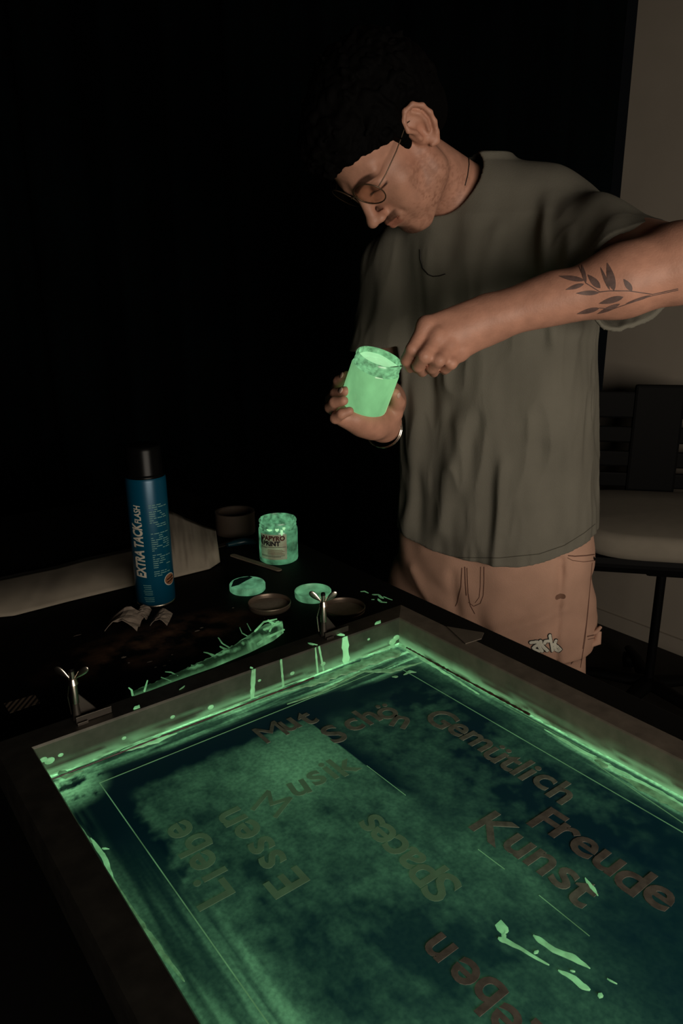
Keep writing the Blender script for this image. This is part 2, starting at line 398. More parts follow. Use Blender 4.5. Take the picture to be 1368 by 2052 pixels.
# lettering washed out of the stencil: one part per letter
def letter_mat(name, col):
    return mat(name, col, .7, noise=.35, nscale=120)
M['letter'] = letter_mat('open_mesh_letters', (.13, .15, .11)); M['letter_dk'] = letter_mat('open_mesh_letters_dark', (.105, .095, .075))
M['letter_lt'] = glow_mat('open_mesh_letters_tinted', .062, base=(.07, .10, .07), nscale=60, lo=.7)
def letter(ch, px, ang, size, m, z=FABZ+.0003):
    """px: centre of the letter in the photograph; ang: reading direction on the fabric, from D1"""
    cu = bpy.data.curves.new('letter', 'FONT'); cu.body = ch; cu.size = size; cu.align_x = 'CENTER'; cu.offset = 0 if ch == 'M' else size*.018; cu.extrude = .0003; cu.resolution_u = 4
    to = bpy.data.objects.new('tmp', cu); C.objects.link(to); dg = bpy.context.evaluated_depsgraph_get()
    me = bpy.data.meshes.new_from_object(to.evaluated_get(dg)); bpy.data.objects.remove(to)
    V = np.array([v.co[:] for v in me.vertices]); Fc = [list(p.vertices) for p in me.polygons]; bpy.data.meshes.remove(me)
    low = ch in 'pgqyj'
    cap = size*.70; cy = {'up': cap/2, 'x': size*.26}['up' if (ch.isupper() or ch in 'bdhkltiöü') else 'x']
    if low: cy = size*.16
    V[:, 0] -= (V[:, 0].min()+V[:, 0].max())/2; V[:, 1] -= cy
    a, b = e_of(px[0], px[1], z); th = math.radians(ang); c, s = math.cos(th), math.sin(th)
    W = np.array([E(a+c*x-s*y, b+s*x+c*y, z+zz) for x, y, zz in V])
    return add('letter', W, Fc, m, S)
def word(txt, p0, p1, size, m, ang=None):
    """letters spread evenly by their own widths between the centres p0 and p1 (fabric coordinates)"""
    adv = {'m': .85, 'M': .85, 'i': .27, 'l': .27, 't': .38, 'r': .40, 'K': .68, 'F': .6, 'G': .78, 'S': .66, 'E': .62, 'L': .56, 'f': .35, 's': .5}
    ws = [adv.get(c, .58) for c in txt]; pos = [0]
    for i in range(1, len(txt)): pos.append(pos[-1]+(ws[i-1]+ws[i])/2)
    a = np.array(e_of(*p0, FABZ)); b = np.array(e_of(*p1, FABZ)); d = b-a
    th = math.degrees(math.atan2(d[1], d[0])) if ang is None else ang
    for c, q in zip(txt, pos):
        t = q/pos[-1]; e = a+d*t; P = E(e[0], e[1], FABZ)
        v = P-CAM; px = (684+F_*(v@RX)/(v@fwd), 1026-F_*(v@RY)/(v@fwd))
        letter(c, px, th, size, m)
word('Gemütlich', (885, 1440), (1130, 1588), .050, M['letter'], -90)
word('Freude', (1098, 1645), (1322, 1795), .054, M['letter_dk'], -90)
word('Kunst', (993, 1660), (1172, 1785), .054, M['letter'], -90)
for ch, p, an in (('M', (542, 1466), 0), ('u', (578, 1451), 2), ('t', (610, 1437), 4), ('S', (668, 1470), 0), ('c', (706, 1451), 0), ('h', (735, 1434), 0), ('ö', (772, 1424), -15), ('n', (803, 1445), -62)):
    letter(ch, p, an, .050, M['letter'])
for ch, p, an, m in (('M', (545, 1610), -62, 'letter_lt'), ('u', (598, 1577), -10, 'letter_lt'), ('s', (632, 1557), 0, 'letter_lt'), ('i', (656, 1543), 0, 'letter_lt'), ('k', (688, 1532), 0, 'letter_lt')):
    letter(ch, p, an, .048, M[m])
word('Spaces', (883, 1778), (742, 1650), .050, M['letter_lt'], 90)
for ch, p in (('E', (573, 1768)), ('s', (542, 1723)), ('s', (520, 1695)), ('e', (493, 1664)), ('n', (462, 1638))): letter(ch, p, 90, .050, M['letter_lt'])
for ch, p in (('L', (424, 1792)), ('i', (418, 1758)), ('e', (403, 1726)), ('b', (385, 1692)), ('e', (358, 1664))): letter(ch, p, 90, .048, M['letter_lt'])
for ch, p in (('L', (1065, 2090)), ('e', (1012, 2046)), ('b', (970, 1992)), ('e', (930, 1950)), ('n', (878, 1900))): letter(ch, p, 90, .046, M['letter_dk'])

# thick smears of ink, each a raised ribbon or puddle
def smear(pts, wd, m, z=FABZ, parent=S, name='ink_smear', seed=0, zf=None, jag=.35, h=.0012):
    """pts: photograph points of the smear's spine lying on height z; wd: width along it in metres"""
    P = [np.array(on_z(x, y, z)) for x, y in pts]; n0 = len(P)
    Q = []; Wd = []
    wd = [wd]*n0 if np.isscalar(wd) else wd
    for i in range(n0-1):
        k = max(2, int(np.linalg.norm(P[i+1]-P[i])/.002))
        for j in range(k): t = j/k; Q.append(P[i]*(1-t)+P[i+1]*t); Wd.append(wd[i]*(1-t)+wd[i+1]*t)
    Q.append(P[-1]); Wd.append(wd[-1]); Q = np.array(Q); m_ = len(Q); rr = random.Random(seed); V = []
    for i in range(m_):
        t = Q[min(i+1, m_-1)]-Q[max(i-1, 0)]; t /= np.linalg.norm(t)+1e-9; nn = np.array([-t[1], t[0], 0])
        if i % 3 == 0: la, lb_, ra, rb_ = (lb_, rr.uniform(-1, 1), rb_, rr.uniform(-1, 1)) if i else [rr.uniform(-1, 1) for _ in range(4)]
        f3 = (i % 3)/3; l = Wd[i]*.5*(1+jag*(la*(1-f3)+lb_*f3)); r = Wd[i]*.5*(1+jag*(ra*(1-f3)+rb_*f3)); e = 1 if 1 < i < m_-2 else (.75 if 0 < i < m_-1 else .3)
        V += [Q[i]+nn*l*e+[0, 0, .0002], Q[i]+nn*l*.5*e+[0, 0, h*.8], Q[i]+[0, 0, h*1.0], Q[i]-nn*r*.5*e+[0, 0, h*.8], Q[i]-nn*r*e+[0, 0, .0002]]
    Fc = [[i*5+k, i*5+k+1, (i+1)*5+k+1, (i+1)*5+k] for i in range(m_-1) for k in range(4)]+[[i*5+4, i*5, (i+1)*5, (i+1)*5+4] for i in range(m_-1)]
    Fc += [[4, 3, 2, 1, 0], [(m_-1)*5+k for k in range(5)]]
    return add(name, V, Fc, m, parent, smooth=True)
G, GD, GH = M['glow'], M['glow_dim'], M['glow_hot']
# far side of the fabric
smear([(85, 1558), (160, 1530), (300, 1475), (420, 1430)], [.004, .010, .008, .002], G, seed=1)
smear([(240, 1508), (300, 1487), (355, 1470)], [.004, .014, .002], G, seed=2)
smear([(420, 1432), (560, 1378), (690, 1325), (790, 1292)], [.004, .006, .007, .010], G, seed=3)
smear([(560, 1390), (640, 1365), (730, 1330), (800, 1305)], [.002, .014, .020, .024], GD, seed=4)
smear([(720, 1345), (780, 1345), (845, 1328)], [.003, .013, .001], GD, seed=5)
smear([(575, 1412), (640, 1388), (735, 1342)], [.002, .006, .004], GD, seed=6)
smear([(808, 1353), (822, 1346), (834, 1348)], [.003, .008, .002], GD, seed=7)
smear([(785, 1357), (797, 1356)], [.004, .007], GD, seed=8)
smear([(800, 1290), (812, 1298), (870, 1335), (960, 1392)], [.010, .009, .006, .003], G, seed=9)
smear([(845, 1312), (853, 1325)], [.007, .002], G, seed=10)
# right side
smear([(960, 1372), (1020, 1400), (1090, 1440), (1180, 1490), (1260, 1535)], [.002, .008, .013, .014, .004], G, seed=11)
smear([(1090, 1462), (1140, 1490), (1210, 1530), (1290, 1572), (1400, 1632)], [.002, .006, .007, .007, .006], G, seed=12)
smear([(1190, 1517), (1212, 1533), (1228, 1537)], [.004, .016, .003], GD, seed=13)
smear([(1230, 1510), (1290, 1545), (1400, 1605)], [.004, .004, .004], G, seed=14)
smear([(1240, 1555), (1300, 1585), (1400, 1640)], [.002, .014, .012], GD, seed=15)
# left side
smear([(182, 1680), (205, 1712), (228, 1762)], [.002, .006, .001], G, seed=16)
smear([(205, 1700), (219, 1702)], [.005, .001], G, seed=17, h=.0008)
smear([(100, 1560), (135, 1625), (185, 1690)], [.002, .003, .002], GD, seed=18)
smear([(222, 1755), (262, 1820), (300, 1880), (370, 1968)], [.002, .004, .006, .002], GD, seed=19)
smear([(118, 1545), (135, 1555), (150, 1550), (168, 1545)], [.008, .010, .004, .001], GD, seed=21)
# splashes on the lower right of the fabric
smear([(1000, 1868), (1008, 1862), (1018, 1868)], [.012, .020, .008], G, seed=22)
smear([(998, 1880), (1040, 1900), (1100, 1935)], [.006, .004, .003], G, seed=23)
smear([(1068, 1875), (1110, 1903), (1150, 1920), (1182, 1942)], [.004, .006, .006, .002], G, seed=24)
smear([(1118, 1945), (1150, 1962), (1182, 1985)], [.003, .005, .007], G, seed=25)
smear([(1070, 1912), (1078, 1906)], [.004, .005], G, seed=26)
smear([(1198, 1993), (1208, 1998)], [.008, .006], G, seed=27)
smear([(1216, 1962), (1236, 1973)], [.003, .002], G, seed=28)
smear([(1172, 1760), (1186, 1780), (1198, 1796)], [.002, .006, .001], G, seed=29)
smear([(1142, 1946), (1152, 1948)], [.003, .004], G, seed=30)
# ink hanging over the far rail: ribbon on the rail top then down its inner face
def over_rail(pts_top, e1, wd, seed, m=G, wd2=None, bottom=FABZ+.001):
    o = smear(pts_top, wd, m, z=RIM, name='ink_drip', seed=seed, h=.001)
    k = MB(); rr = random.Random(seed); P = []; n = 8
    y = B1-.0008
    x0, x1 = e1
    k.tube([E(x0+(x1-x0)*i/n, y, RIM+.0006-(RIM-bottom)*i/n) for i in range(n+1)], [(wd2 or wd)*.5*(1+.25*rr.uniform(-1, 1)) for _ in range(n+1)], n=10, flat=1)
    V = np.array(k.V); c2 = V@D2; V = V-np.outer((c2-y)*.75, D2)
    add('ink_drip', V, k.F, m, S, smooth=True)
x = e_of(690, 1277, RIM)[0]; over_rail([(662, 1258), (672, 1268), (690, 1274)], (x, x+.002), .008, 31, GH, .012)
x = e_of(628, 1296, RIM)[0]; over_rail([(617, 1289), (628, 1293)], (x, x+.003), .003, 32, G, .0028)
x = e_of(636, 1294, RIM)[0]; over_rail([(620, 1289), (636, 1293)], (x, x+.007), .003, 33, G, .0028)
x = e_of(505, 1340, RIM)[0]; over_rail([(502, 1337), (506, 1340)], (x, x-.004), .005, 34, G, .006)
x = e_of(563, 1323, RIM)[0]; over_rail([(562, 1322), (565, 1323)], (x, x+.002), .003, 35, G, .003)
for i, (px, w_) in enumerate((((366, 1378), .003), ((758, 1247), .007), ((275, 1417), .008))):
    smear([(px[0]-7, px[1]+5), px, (px[0]+4, px[1]-3)], [w_*.6, w_, w_*.5], G if i else GD, z=RIM, name='ink_drip', seed=50+i)
# beads of ink in the far corner and on the inner faces
for i, (ex, hz, r) in enumerate(((.652, .010, .0045), (.645, .006, .005), (.30, .016, .0022), (.42, .022, .0018), (.47, .015, .0026), (.56, .020, .0016), (.60, .024, .0018), (.17, .02, .0022), (.24, .012, .002), (.52, .012, .003), (.35, .010, .003), (.158, .018, .004), (.152, .022, .003))):
    bm = bmesh.new(); bmesh.ops.create_icosphere(bm, subdivisions=2, radius=r); V = np.array([v.co[:] for v in bm.verts]); Fs = [[v.index for v in f.verts] for f in bm.faces]; bm.free()
    V = V*np.array([1.4, .35, 1.0]); V = V@RE.T+E(ex, B1-.0006, FABZ+hz); add('ink_bead', V, Fs, G, S, smooth=True)
# bead of ink in the corners along the fabric and the dark worn seam beside it
def seam_strip(p, q, wd, m, name):
    k = MB(); P = [E(p[0]+(q[0]-p[0])*t, p[1]+(q[1]-p[1])*t, FABZ+.001) for t in np.linspace(0, 1, 60)]
    rr = random.Random(7); k.tube(P, [wd*(1+.4*rr.uniform(-1, 1)) for _ in P], n=6); return k.build(name, m, S, smooth=True)
M['tape_dk'] = mat('red_brown_seam', (.05, .018, .014), .4, noise=.5, nscale=80)
seam_strip((A0+.01, B1-.0095), (.50, B1-.007), .0011, M['tape_dk'], 'seam')
seam_strip((A1-.003, B1-.02), (A1-.003, .49), .0016, M['tape_dk'], 'seam')
# scrap of grey tape over the near-right rail
tp = MB(); q = [e_of(*p, RIM) for p in ((898, 1262), (960, 1275), (948, 1290), (925, 1283))]
tp.prism([E(*k)[:2] for k in [(.690, .668), (.672, .615), (.700, .612), (.716, .622)]][::-1], RIM+.0004, RIM+.0016); tp.build('tape_scrap', M['alu'], S)

# ------------------------------------------------------------------ signed distance modelling for soft shapes
class SDF:
    def __init__(s): s.ops = []
    def _a(s, kind, fn, lo, hi, k): s.ops.append((kind, fn, np.array(lo, float), np.array(hi, float), k)); return s
    def cone(s, a, b, r1, r2=None, k=.02, kind='add', sq=None):
        a = np.array(a, float); b = np.array(b, float); r2 = r1 if r2 is None else r2; ab = b-a; L2 = max(ab@ab, 1e-12)
        def fn(P):
            d = P-a; t = np.clip(d@ab/L2, 0, 1); return np.linalg.norm(d-t[:, None]*ab, axis=1)-(r1+(r2-r1)*t)
        R = max(r1, r2); return s._a(kind, fn, np.minimum(a, b)-R, np.maximum(a, b)+R, k)
    def ell(s, c, r, R=None, k=.02, kind='add'):
        c = np.array(c, float); r = np.array(r, float); R = np.eye(3) if R is None else np.array(R)
        def fn(P):
            q = (P-c)@R; k0 = np.linalg.norm(q/r, axis=1); k1 = np.linalg.norm(q/(r*r), axis=1)+1e-9; return k0*(k0-1)/k1
        m = r.max(); return s._a(kind, fn, c-m, c+m, k)
    def fn(s, f, lo, hi, k=.02, kind='add'): return s._a(kind, f, lo, hi, k)
    def __call__(s, P, pad=.03):
        lo, hi = P.min(0), P.max(0); d = np.full(len(P), .5)
        for kind, fn, a, b, k in s.ops:
            if kind != 'map' and ((lo > b+k+pad).any() or (hi < a-k-pad).any()): continue
            if kind == 'map': d = fn(P, d); continue
            e = fn(P)
            if kind == 'add':
                if k > 0: h = np.maximum(k-np.abs(d-e), 0)/k; d = np.minimum(d, e)-h*h*k*.25
                else: d = np.minimum(d, e)
            elif kind == 'sub':
                e = -e; h = np.maximum(k-np.abs(d-e), 0)/k if k > 0 else 0; d = np.maximum(d, e)+h*h*k*.25
            elif kind == 'cut': d = np.maximum(d, e)
        return d
def surface(sdf, lo, hi, vox, B=24):
    """surface nets over the blocks that touch the surface"""
    lo = np.array(lo, float); n = np.ceil((np.array(hi)-lo)/vox).astype(int)+1; nb = (n+B-1)//B
    keys = []; pos = []; quads = []
    g = np.arange(B+2)
    I, J, K = np.meshgrid(g, g, g, indexing='ij'); base = np.stack([I.ravel(), J.ravel(), K.ravel()], 1)
    half = (B+2)*vox*.5*1.75
    ctr = np.array([[i, j, k] for i in range(nb[0]) for j in range(nb[1]) for k in range(nb[2])])
    cp_ = lo+(ctr*B+B/2)*vox
    M_ = 1 << 20
    NN = (n+B+4).astype(np.int64)
    def key(c): return (c[:, 0]*NN[1]+c[:, 1])*NN[2]+c[:, 2]
    for bi, c in zip(ctr, cp_):
        if abs(sdf(c[None], pad=.5)[0]) > half+.03: continue
        off = bi*B; P = lo+(base+off)*vox
        D = sdf(P).reshape(B+2, B+2, B+2)
        if D.min() > 0 or D.max() < 0: continue
        s = D < 0
        cells = np.zeros((B+1,)*3, int); sumP = np.zeros((B+1, B+1, B+1, 3)); cnt = np.zeros((B+1,)*3)
        for ax in range(3):
            sl0 = [slice(None)]*3; sl1 = [slice(None)]*3; sl0[ax] = slice(0, B+1); sl1[ax] = slice(1, B+2)
            d0, d1 = D[tuple(sl0)], D[tuple(sl1)]; cross = (d0 < 0) != (d1 < 0); ii = np.argwhere(cross)
            if len(ii) == 0: continue
            t = d0[cross]/(d0[cross]-d1[cross]); p = ii.astype(float); p[:, ax] += t
            o1, o2 = [a for a in range(3) if a != ax]
            for u in (0, 1):
                for v in (0, 1):
                    q = ii.copy(); q[:, o1] -= u; q[:, o2] -= v
                    ok = (q >= 0).all(1) & (q <= B).all(1)
                    np.add.at(sumP, tuple(q[ok].T), p[ok]); np.add.at(cnt, tuple(q[ok].T), 1)
            # faces only for edges owned by this block
            own = (ii < B).all(1) & (ii[:, o1] >= 0)
            own &= ~((ii[:, o1] == 0) & (bi[o1] == 0)) & ~((ii[:, o2] == 0) & (bi[o2] == 0))
            # an edge needs cells at -1 in o1,o2 : use global cell indices, provided by neighbours
            e = ii[own]; sg = d0[cross][own] < 0
            def cell(u, v):
                q = e+off; q = q.copy(); q[:, o1] -= u; q[:, o2] -= v; return key(q)
            Q = np.stack([cell(1, 1), cell(0, 1), cell(0, 0), cell(1, 0)], 1)
            fl_ = sg if ax != 1 else ~sg
            Q[~fl_] = Q[~fl_][:, ::-1]
            quads.append(Q)
        hit = cnt > 0; hit[B, :, :] = False; hit[:, B, :] = False; hit[:, :, B] = False
        cc = np.argwhere(hit); keys.append(key(cc+off)); pos.append(lo+(sumP[hit]/cnt[hit][:, None]+off)*vox)
    keys = np.concatenate(keys); pos = np.concatenate(pos); quads = np.concatenate(quads)
    o = np.argsort(keys); keys = keys[o]; pos = pos[o]
    ix = np.searchsorted(keys, quads); ix = np.clip(ix, 0, len(keys)-1); ok = (keys[ix] == quads).all(1)
    return pos, ix[ok]
def fast_mesh(name, V, Q, m, parent=None):
    V = np.asarray(V)
    o_ = bpy.data.meshes.new(name); o_.vertices.add(len(V)); 
    ob = bpy.data.objects.new(name, o_); C.objects.link(ob)
    if parent is not None:
        ob.parent = parent; WM[ob.name] = wm(parent); inv = np.array(wm(parent).inverted()); V = V@inv[:3, :3].T+inv[:3, 3]
    o_.vertices.foreach_set('co', V.astype(np.float32).ravel()); o_.loops.add(len(Q)*4); o_.loops.foreach_set('vertex_index', Q.astype(np.int32).ravel())
    o_.polygons.add(len(Q)); o_.polygons.foreach_set('loop_start', np.arange(0, len(Q)*4, 4, dtype=np.int32))
    o_.update(calc_edges=True); o_.validate(); o_.polygons.foreach_set('use_smooth', [True]*len(o_.polygons))
    if m: o_.materials.append(m)
    return ob
def color_attr(o, name, col):
    a = o.data.color_attributes.new(name, 'FLOAT_COLOR', 'POINT'); c = np.ones((len(col), 4), np.float32); c[:, :3] = col; a.data.foreach_set('color', c.ravel())
def world_bvh(V, Q): return BVHTree.FromPolygons([tuple(v) for v in V], [tuple(int(i) for i in q) for q in Q])
def hit(bvh, x, y, off=.0):
    d = Vector(ray(x, y)).normalized(); p, n, i, t = bvh.ray_cast(Vector(CAM), d)
    return None if p is None else (np.array(p)+np.array(n)*off*(1 if n.dot(d) < 0 else -1), np.array(n)*(1 if n.dot(d) < 0 else -1))

# ------------------------------------------------------------------ the person
Z = lambda x, y, z: np.array([x, y, z+CAMZ])
def P(x, y, Y): return on_y(x, y, Y)
HR = np.array([[-.546, -.374, -.75], [.838, -.243, -.489], [.001, -.895, .446]])     # columns: his right, his front, his crown
u_, s__, v_ = np.linalg.svd(HR); HR = u_@v_
HT = Z(.0783, 1.3307, .2287); HS = 1.02
def H(x, y, z): return HT+HR@(np.array([x, y, z])*HS)
def Hr(Rl=None): return HR if Rl is None else HR@np.array(Rl)
body = SDF()
# hips, legs and torso carry the clothes
pel = Z(.315, 1.50, -.52)
FWD = np.array([-.45, -.893, 0]); LAT = np.array([.893, -.45, 0])                  # his front, his left
nk = Z(.232, 1.445, .165)
body.ell(pel, (.155, .105, .12), R=np.stack([LAT, FWD, [0, 0, 1]], 1), k=.05)
body.cone(pel+[0, 0, .1], Z(.29, 1.47, -.05), .115, .12, k=.05)
body.ell(Z(.275, 1.46, .02), (.16, .11, .17), R=np.stack([LAT, FWD, [0, 0, 1]], 1), k=.05)
shL, shR = Z(.425, 1.40, .085), Z(.105, 1.53, .05)
body.cone(nk-[0, 0, .05], shL, .065, .058, k=.04); body.cone(nk-[0, 0, .07], shR-[0, 0, .02], .060, .046, k=.04)
for sgn in (1, -1):
    hipj = pel+LAT*.09*sgn+np.array([0, 0, -.06]); knee = hipj+np.array([.0, -.02, -.38]); ank = np.array([knee[0]+.01*sgn, knee[1]+.05, .10])
    body.cone(hipj, knee, .085, .058, k=.04); body.cone(knee, ank, .056, .04, k=.03)
    body.ell(ank+FWD*.07-[0, 0, .055], (.045, .12, .04), R=np.stack([LAT, FWD, [0, 0, 1]], 1), k=.03)
# neck
body.cone(nk-[0, 0, .012], H(0, -.008, -.050), .058, .047, k=.03)
# head
hd = lambda c, r, k=.02, R=None, kind='add': body.ell(H(*c), np.array(r)*HS, R=Hr(R), k=k, kind=kind)
hc = lambda a, b, r1, r2, k=.01, kind='add': body.cone(H(*a), H(*b), r1*HS, r2*HS, k=k, kind=kind)
hd((0, -.02, .045), (.074, .094, .082), .02)
hd((0, .028, .0), (.060, .068, .095), .02)
hd((0, .040, .055), (.058, .048, .045), .02)
for s in (-1, 1):
    hc((.056*s, .0, -.035), (.052*s, .012, -.070), .017, .017, .03)
    hc((.052*s, .012, -.070), (.020*s, .070, -.108), .017, .016, .03)
    hd((.044*s, .052, -.022), (.022, .024, .020), .022)           # cheekbone
    hd((.034*s, .058, -.055), (.022, .026, .026), .025)           # cheek
    hc((.046*s, .070, .028), (.012*s, .090, .026), .009, .009, .014)  # brow
    hd((.033*s, .100, .006), (.020, .013, .013), .012, kind='sub')    # socket
    hd((.032*s, .0745, .005), (.0145, .0135, .0125), .004)            # lids over the eyeball
    hc((.045*s, .081, -.0005), (.019*s, .089, -.001), .0012, .0012, .004, kind='sub')
hd((0, .036, -.078), (.046, .052, .034), .03)
hd((0, .078, -.104), (.020, .016, .015), .02)                      # chin
hc((0, .086, .018), (0, .112, -.026), .0085, .0095, .012)         # nose
hd((0, .118, -.032), (.0115, .011, .0095), .008)
for s in (-1, 1):
    hd((.0125*s, .107, -.036), (.0075, .011, .0075), .006)
    hd((.0065*s, .111, -.0435), (.0035, .006, .004), .003, kind='sub')
    hc((.018*s, .100, -.034), (.031*s, .088, -.056), .0022, .0022, .010, kind='sub')   # smile fold
hd((0, .086, -.062), (.028, .018, .022), .015)                     # muzzle
for s in (-1, 1):
    hc((0, .1035, -.0585), (.020*s, .093, -.0565), .0050, .0035, .005)
    hc((0, .1015, -.069), (.019*s, .091, -.0635), .0058, .0035, .005)
    hc((0, .111, -.0635), (.024*s, .0945, -.0585), .0014, .0014, .003, kind='sub')
# his ear, seen from the side, and the other one
def ear(s):
    def Q(y, z, x=0): return (s*(.0745+.006+max(0, -y)*.45+x), y-.004, z*1.06)
    hel = [(.006, .004), (.012, .018), (.006, .030), (-.006, .036), (-.019, .032), (-.026, .018), (-.026, .002), (-.021, -.012), (-.013, -.024), (-.004, -.033), (.004, -.028)]
    for a, b in zip(hel[:-1], hel[1:]): hc(Q(*a, .004), Q(*b, .004), .0036, .0036, .004)
    th = math.atan(.45)
    Rl = np.array([[math.cos(th), -s*math.sin(th)*-1*-1, 0], [s*math.sin(th)*-1*-1, math.cos(th), 0], [0, 0, 1]])
    Rl = Matrix.Rotation(s*th, 3, 'Z'); Rl = np.array(Rl)
    hd(Q(-.009, .004, -.0025), (.0036, .021, .034), .005, Rl)
    hd((s*.073, -.004, -.002), (.010, .010, .024), .008)
    hd(Q(-.004, -.004, .004), (.006, .008, .012), .005, Rl, kind='sub')
    anti = [(-.012, .026), (-.017, .014), (-.016, .0), (-.009, -.013)]
    for a, b in zip(anti[:-1], anti[1:]): hc(Q(*a, .0015), Q(*b, .0015), .0028, .0028, .003)
    hd(Q(-.006, -.027, .001), (.004, .008, .008), .006, Rl)
    hc(Q(.006, .0, .001), Q(.007, -.008, .001), .0035, .0035, .004)
ear(-1); ear(1)
# left arm (on the right of the photograph), raised across
elL = P(1372, 528, 1.06); wrL = P(1000, 634, 1.09)
body.cone(shL, elL+(shL-elL)*.12, .056, .047, k=.03)
body.ell(elL, (.050, .05, .048), k=.03)
fm = elL*.68+wrL*.32
body.cone(elL, fm, .045, .0455, k=.03); body.cone(fm, wrL, .0435, .0275, k=.03)
body.cone(wrL+[0, .008, .006], elL*.3+wrL*.7+np.array([0, .012, .008]), .022, .030, k=.02)
def chain(pts, rs, k=.006, first=None):
    for i in range(len(pts)-1): body.cone(pts[i], pts[i+1], rs[i], rs[i+1], k=(first if (i == 0 and first) else k))
# back of the left hand and its fingers
mcpL = [P(853, 652, 1.075), P(876, 674, 1.065), P(899, 692, 1.067), P(921, 706, 1.078)]
for m_, w0 in zip(mcpL, (P(965, 618, 1.095), P(975, 634, 1.088), P(982, 648, 1.09), P(985, 660, 1.098))):
    body.cone(w0, m_, .0175, .0122, k=.016)
body.cone(wrL, P(925, 660, 1.088), .026, .020, k=.02)
for m_ in mcpL: body.ell(m_+[0, -.003, .0], (.0115, .0115, .0115), k=.006)
chain([mcpL[0], P(826, 700, 1.055), P(814, 722, 1.068), P(822, 737, 1.088)], [.0110, .0098, .0088, .0078], .0022, .008)
chain([mcpL[1], P(850, 714, 1.040), P(838, 733, 1.056), P(846, 745, 1.080)], [.0110, .0100, .0090, .0078], .0022, .008)
chain([mcpL[2], P(879, 722, 1.040), P(866, 737, 1.056), P(869, 746, 1.080)], [.0105, .0096, .0086, .0074], .0022, .008)
chain([mcpL[3], P(904, 728, 1.052), P(892, 738, 1.066), P(890, 742, 1.088)], [.0100, .0088, .0080, .0068], .0022, .008)
chain([P(960, 668, 1.115), P(908, 706, 1.125), P(866, 724, 1.115), P(834, 737, 1.100)], [.019, .0135, .0105, .0085], .005, .02)
# right arm hangs beside the chest, the forearm comes forward under the jar
elR = Z(.092, 1.53, -.200); wrR = P(768, 850, 1.21)
body.cone(shR-[0, 0, .02], elR, .046, .039, k=.03); body.cone(elR, elR*.6+wrR*.4, .038, .037, k=.03); body.cone(elR*.6+wrR*.4, wrR, .037, .0265, k=.02)
JC = P(743, 765, 1.13); JA = np.array([.30, -.28, .91]); JA /= np.linalg.norm(JA)
palm = P(716, 838, 1.135)
body.cone(wrR, P(725, 846, 1.15), .025, .020, k=.02)
mcpR = [P(694, 806, 1.195), P(686, 816, 1.170), P(682, 826, 1.145), P(688, 836, 1.122)]
for m_, w0 in zip(mcpR, (P(760, 832, 1.20), P(757, 842, 1.185), P(752, 850, 1.17), P(748, 855, 1.155))): body.cone(w0, m_, .0165, .0125, k=.016)
body.cone(P(755, 846, 1.17), P(712, 838, 1.125), .020, .016, k=.02)
chain([mcpR[0], P(674, 783, 1.19), P(678, 764, 1.165), P(694, 753, 1.148)], [.0110, .0096, .0086, .0074], .0022, .01)
chain([mcpR[1], P(664, 800, 1.158), P(672, 789, 1.138), P(692, 784, 1.118)], [.0108, .0098, .0088, .0076], .0022, .01)
chain([mcpR[2], P(662, 816, 1.128), P(670, 806, 1.110), P(688, 803, 1.098)], [.0104, .0094, .0086, .0074], .0022, .01)
chain([mcpR[3], P(672, 838, 1.105), P(684, 830, 1.094), P(700, 824, 1.093)], [.0098, .0086, .0078, .0068], .0022, .01)
chain([P(770, 842, 1.19), P(790, 826, 1.185), P(797, 806, 1.172), P(791, 788, 1.158)], [.018, .0125, .0105, .0085], .006, .02)
import time as _t; t0 = _t.time()
VB, QB = surface(body, (-.15, .85, 0.), (.70, 1.75, CAMZ+.42), .0024)
print('body', len(VB), _t.time()-t0)
PER = thing('person', (float(pel[0]), float(pel[1]), 0), 'person in glasses, sage T-shirt and pink trousers looking down into a glowing jar', 'person')
bo = fast_mesh('body', VB, QB, M['skin'], PER)
# pigment of the skin
loc = ((VB-HT)@HR)/HS
tint = np.ones((len(VB), 3)); inh = (np.abs(loc) < [.095, .14, .15]).all(1)
X, Yh, Zh = loc[:, 0], loc[:, 1], loc[:, 2]; ax = np.abs(X)
def mix(mask, c):
    global tint
    mask = np.clip(mask*inh, 0, 1)[:, None]; tint = tint*(1-mask)+np.array(c)*mask
nz = fbm(VB, 260, 3, 2); nz2 = fbm(VB, 90, 5, 3)
brow = sst(.0075, .004, np.abs(Zh-.024-.007*np.sin(np.clip((ax-.01)/.045, 0, 1)*PI)))*sst(.006, .012, ax)*sst(.058, .044, ax)*(Yh > .04)
mix(brow*.92, (.06, .045, .04))
lips = sst(.010, .007, np.abs(Zh+.0635))*sst(.026, .022, ax)*(Yh > .085); mix(lips*.6, (.62, .36, .34))
must = sst(.0075, .0045, np.abs(Zh+.0515))*sst(.030, .022, ax)*(Yh > .085)*(.6+.4*nz); mix(must*.95, (.07, .05, .045))
slit = sst(.0028, .0012, np.abs(Zh+.0005))*sst(.019, .015, np.abs(ax-.032))*(Yh > .07); mix(slit*.95, (.03, .02, .02))
mix(sst(.016, .006, np.hypot(ax-.034, (Zh-.004)*1.2))*(Yh > .07)*.30, (.35, .24, .2))
goat = sst(.026, .014, np.hypot(X, (Zh+.105)*1.0))*(Yh > .05); mix(goat*(.55+.35*nz), (.10, .075, .06))
stub = sst(-.045, -.07, Zh)*(Yh > -.02)*(1-goat)*sst(.50, .66, nz)*(ax < .06); mix(stub*.28, (.36, .27, .22))
stub2 = sst(.045, .052, ax)*sst(.0, -.03, Zh)*(Yh > .0)*(Yh < .06)*sst(.46, .60, nz); mix(stub2*.30, (.36, .27, .22))
mix(sst(.05, .02, np.hypot(Yh-.0, Zh+.02))*(ax > .06)*.15, (1, .7, .6))
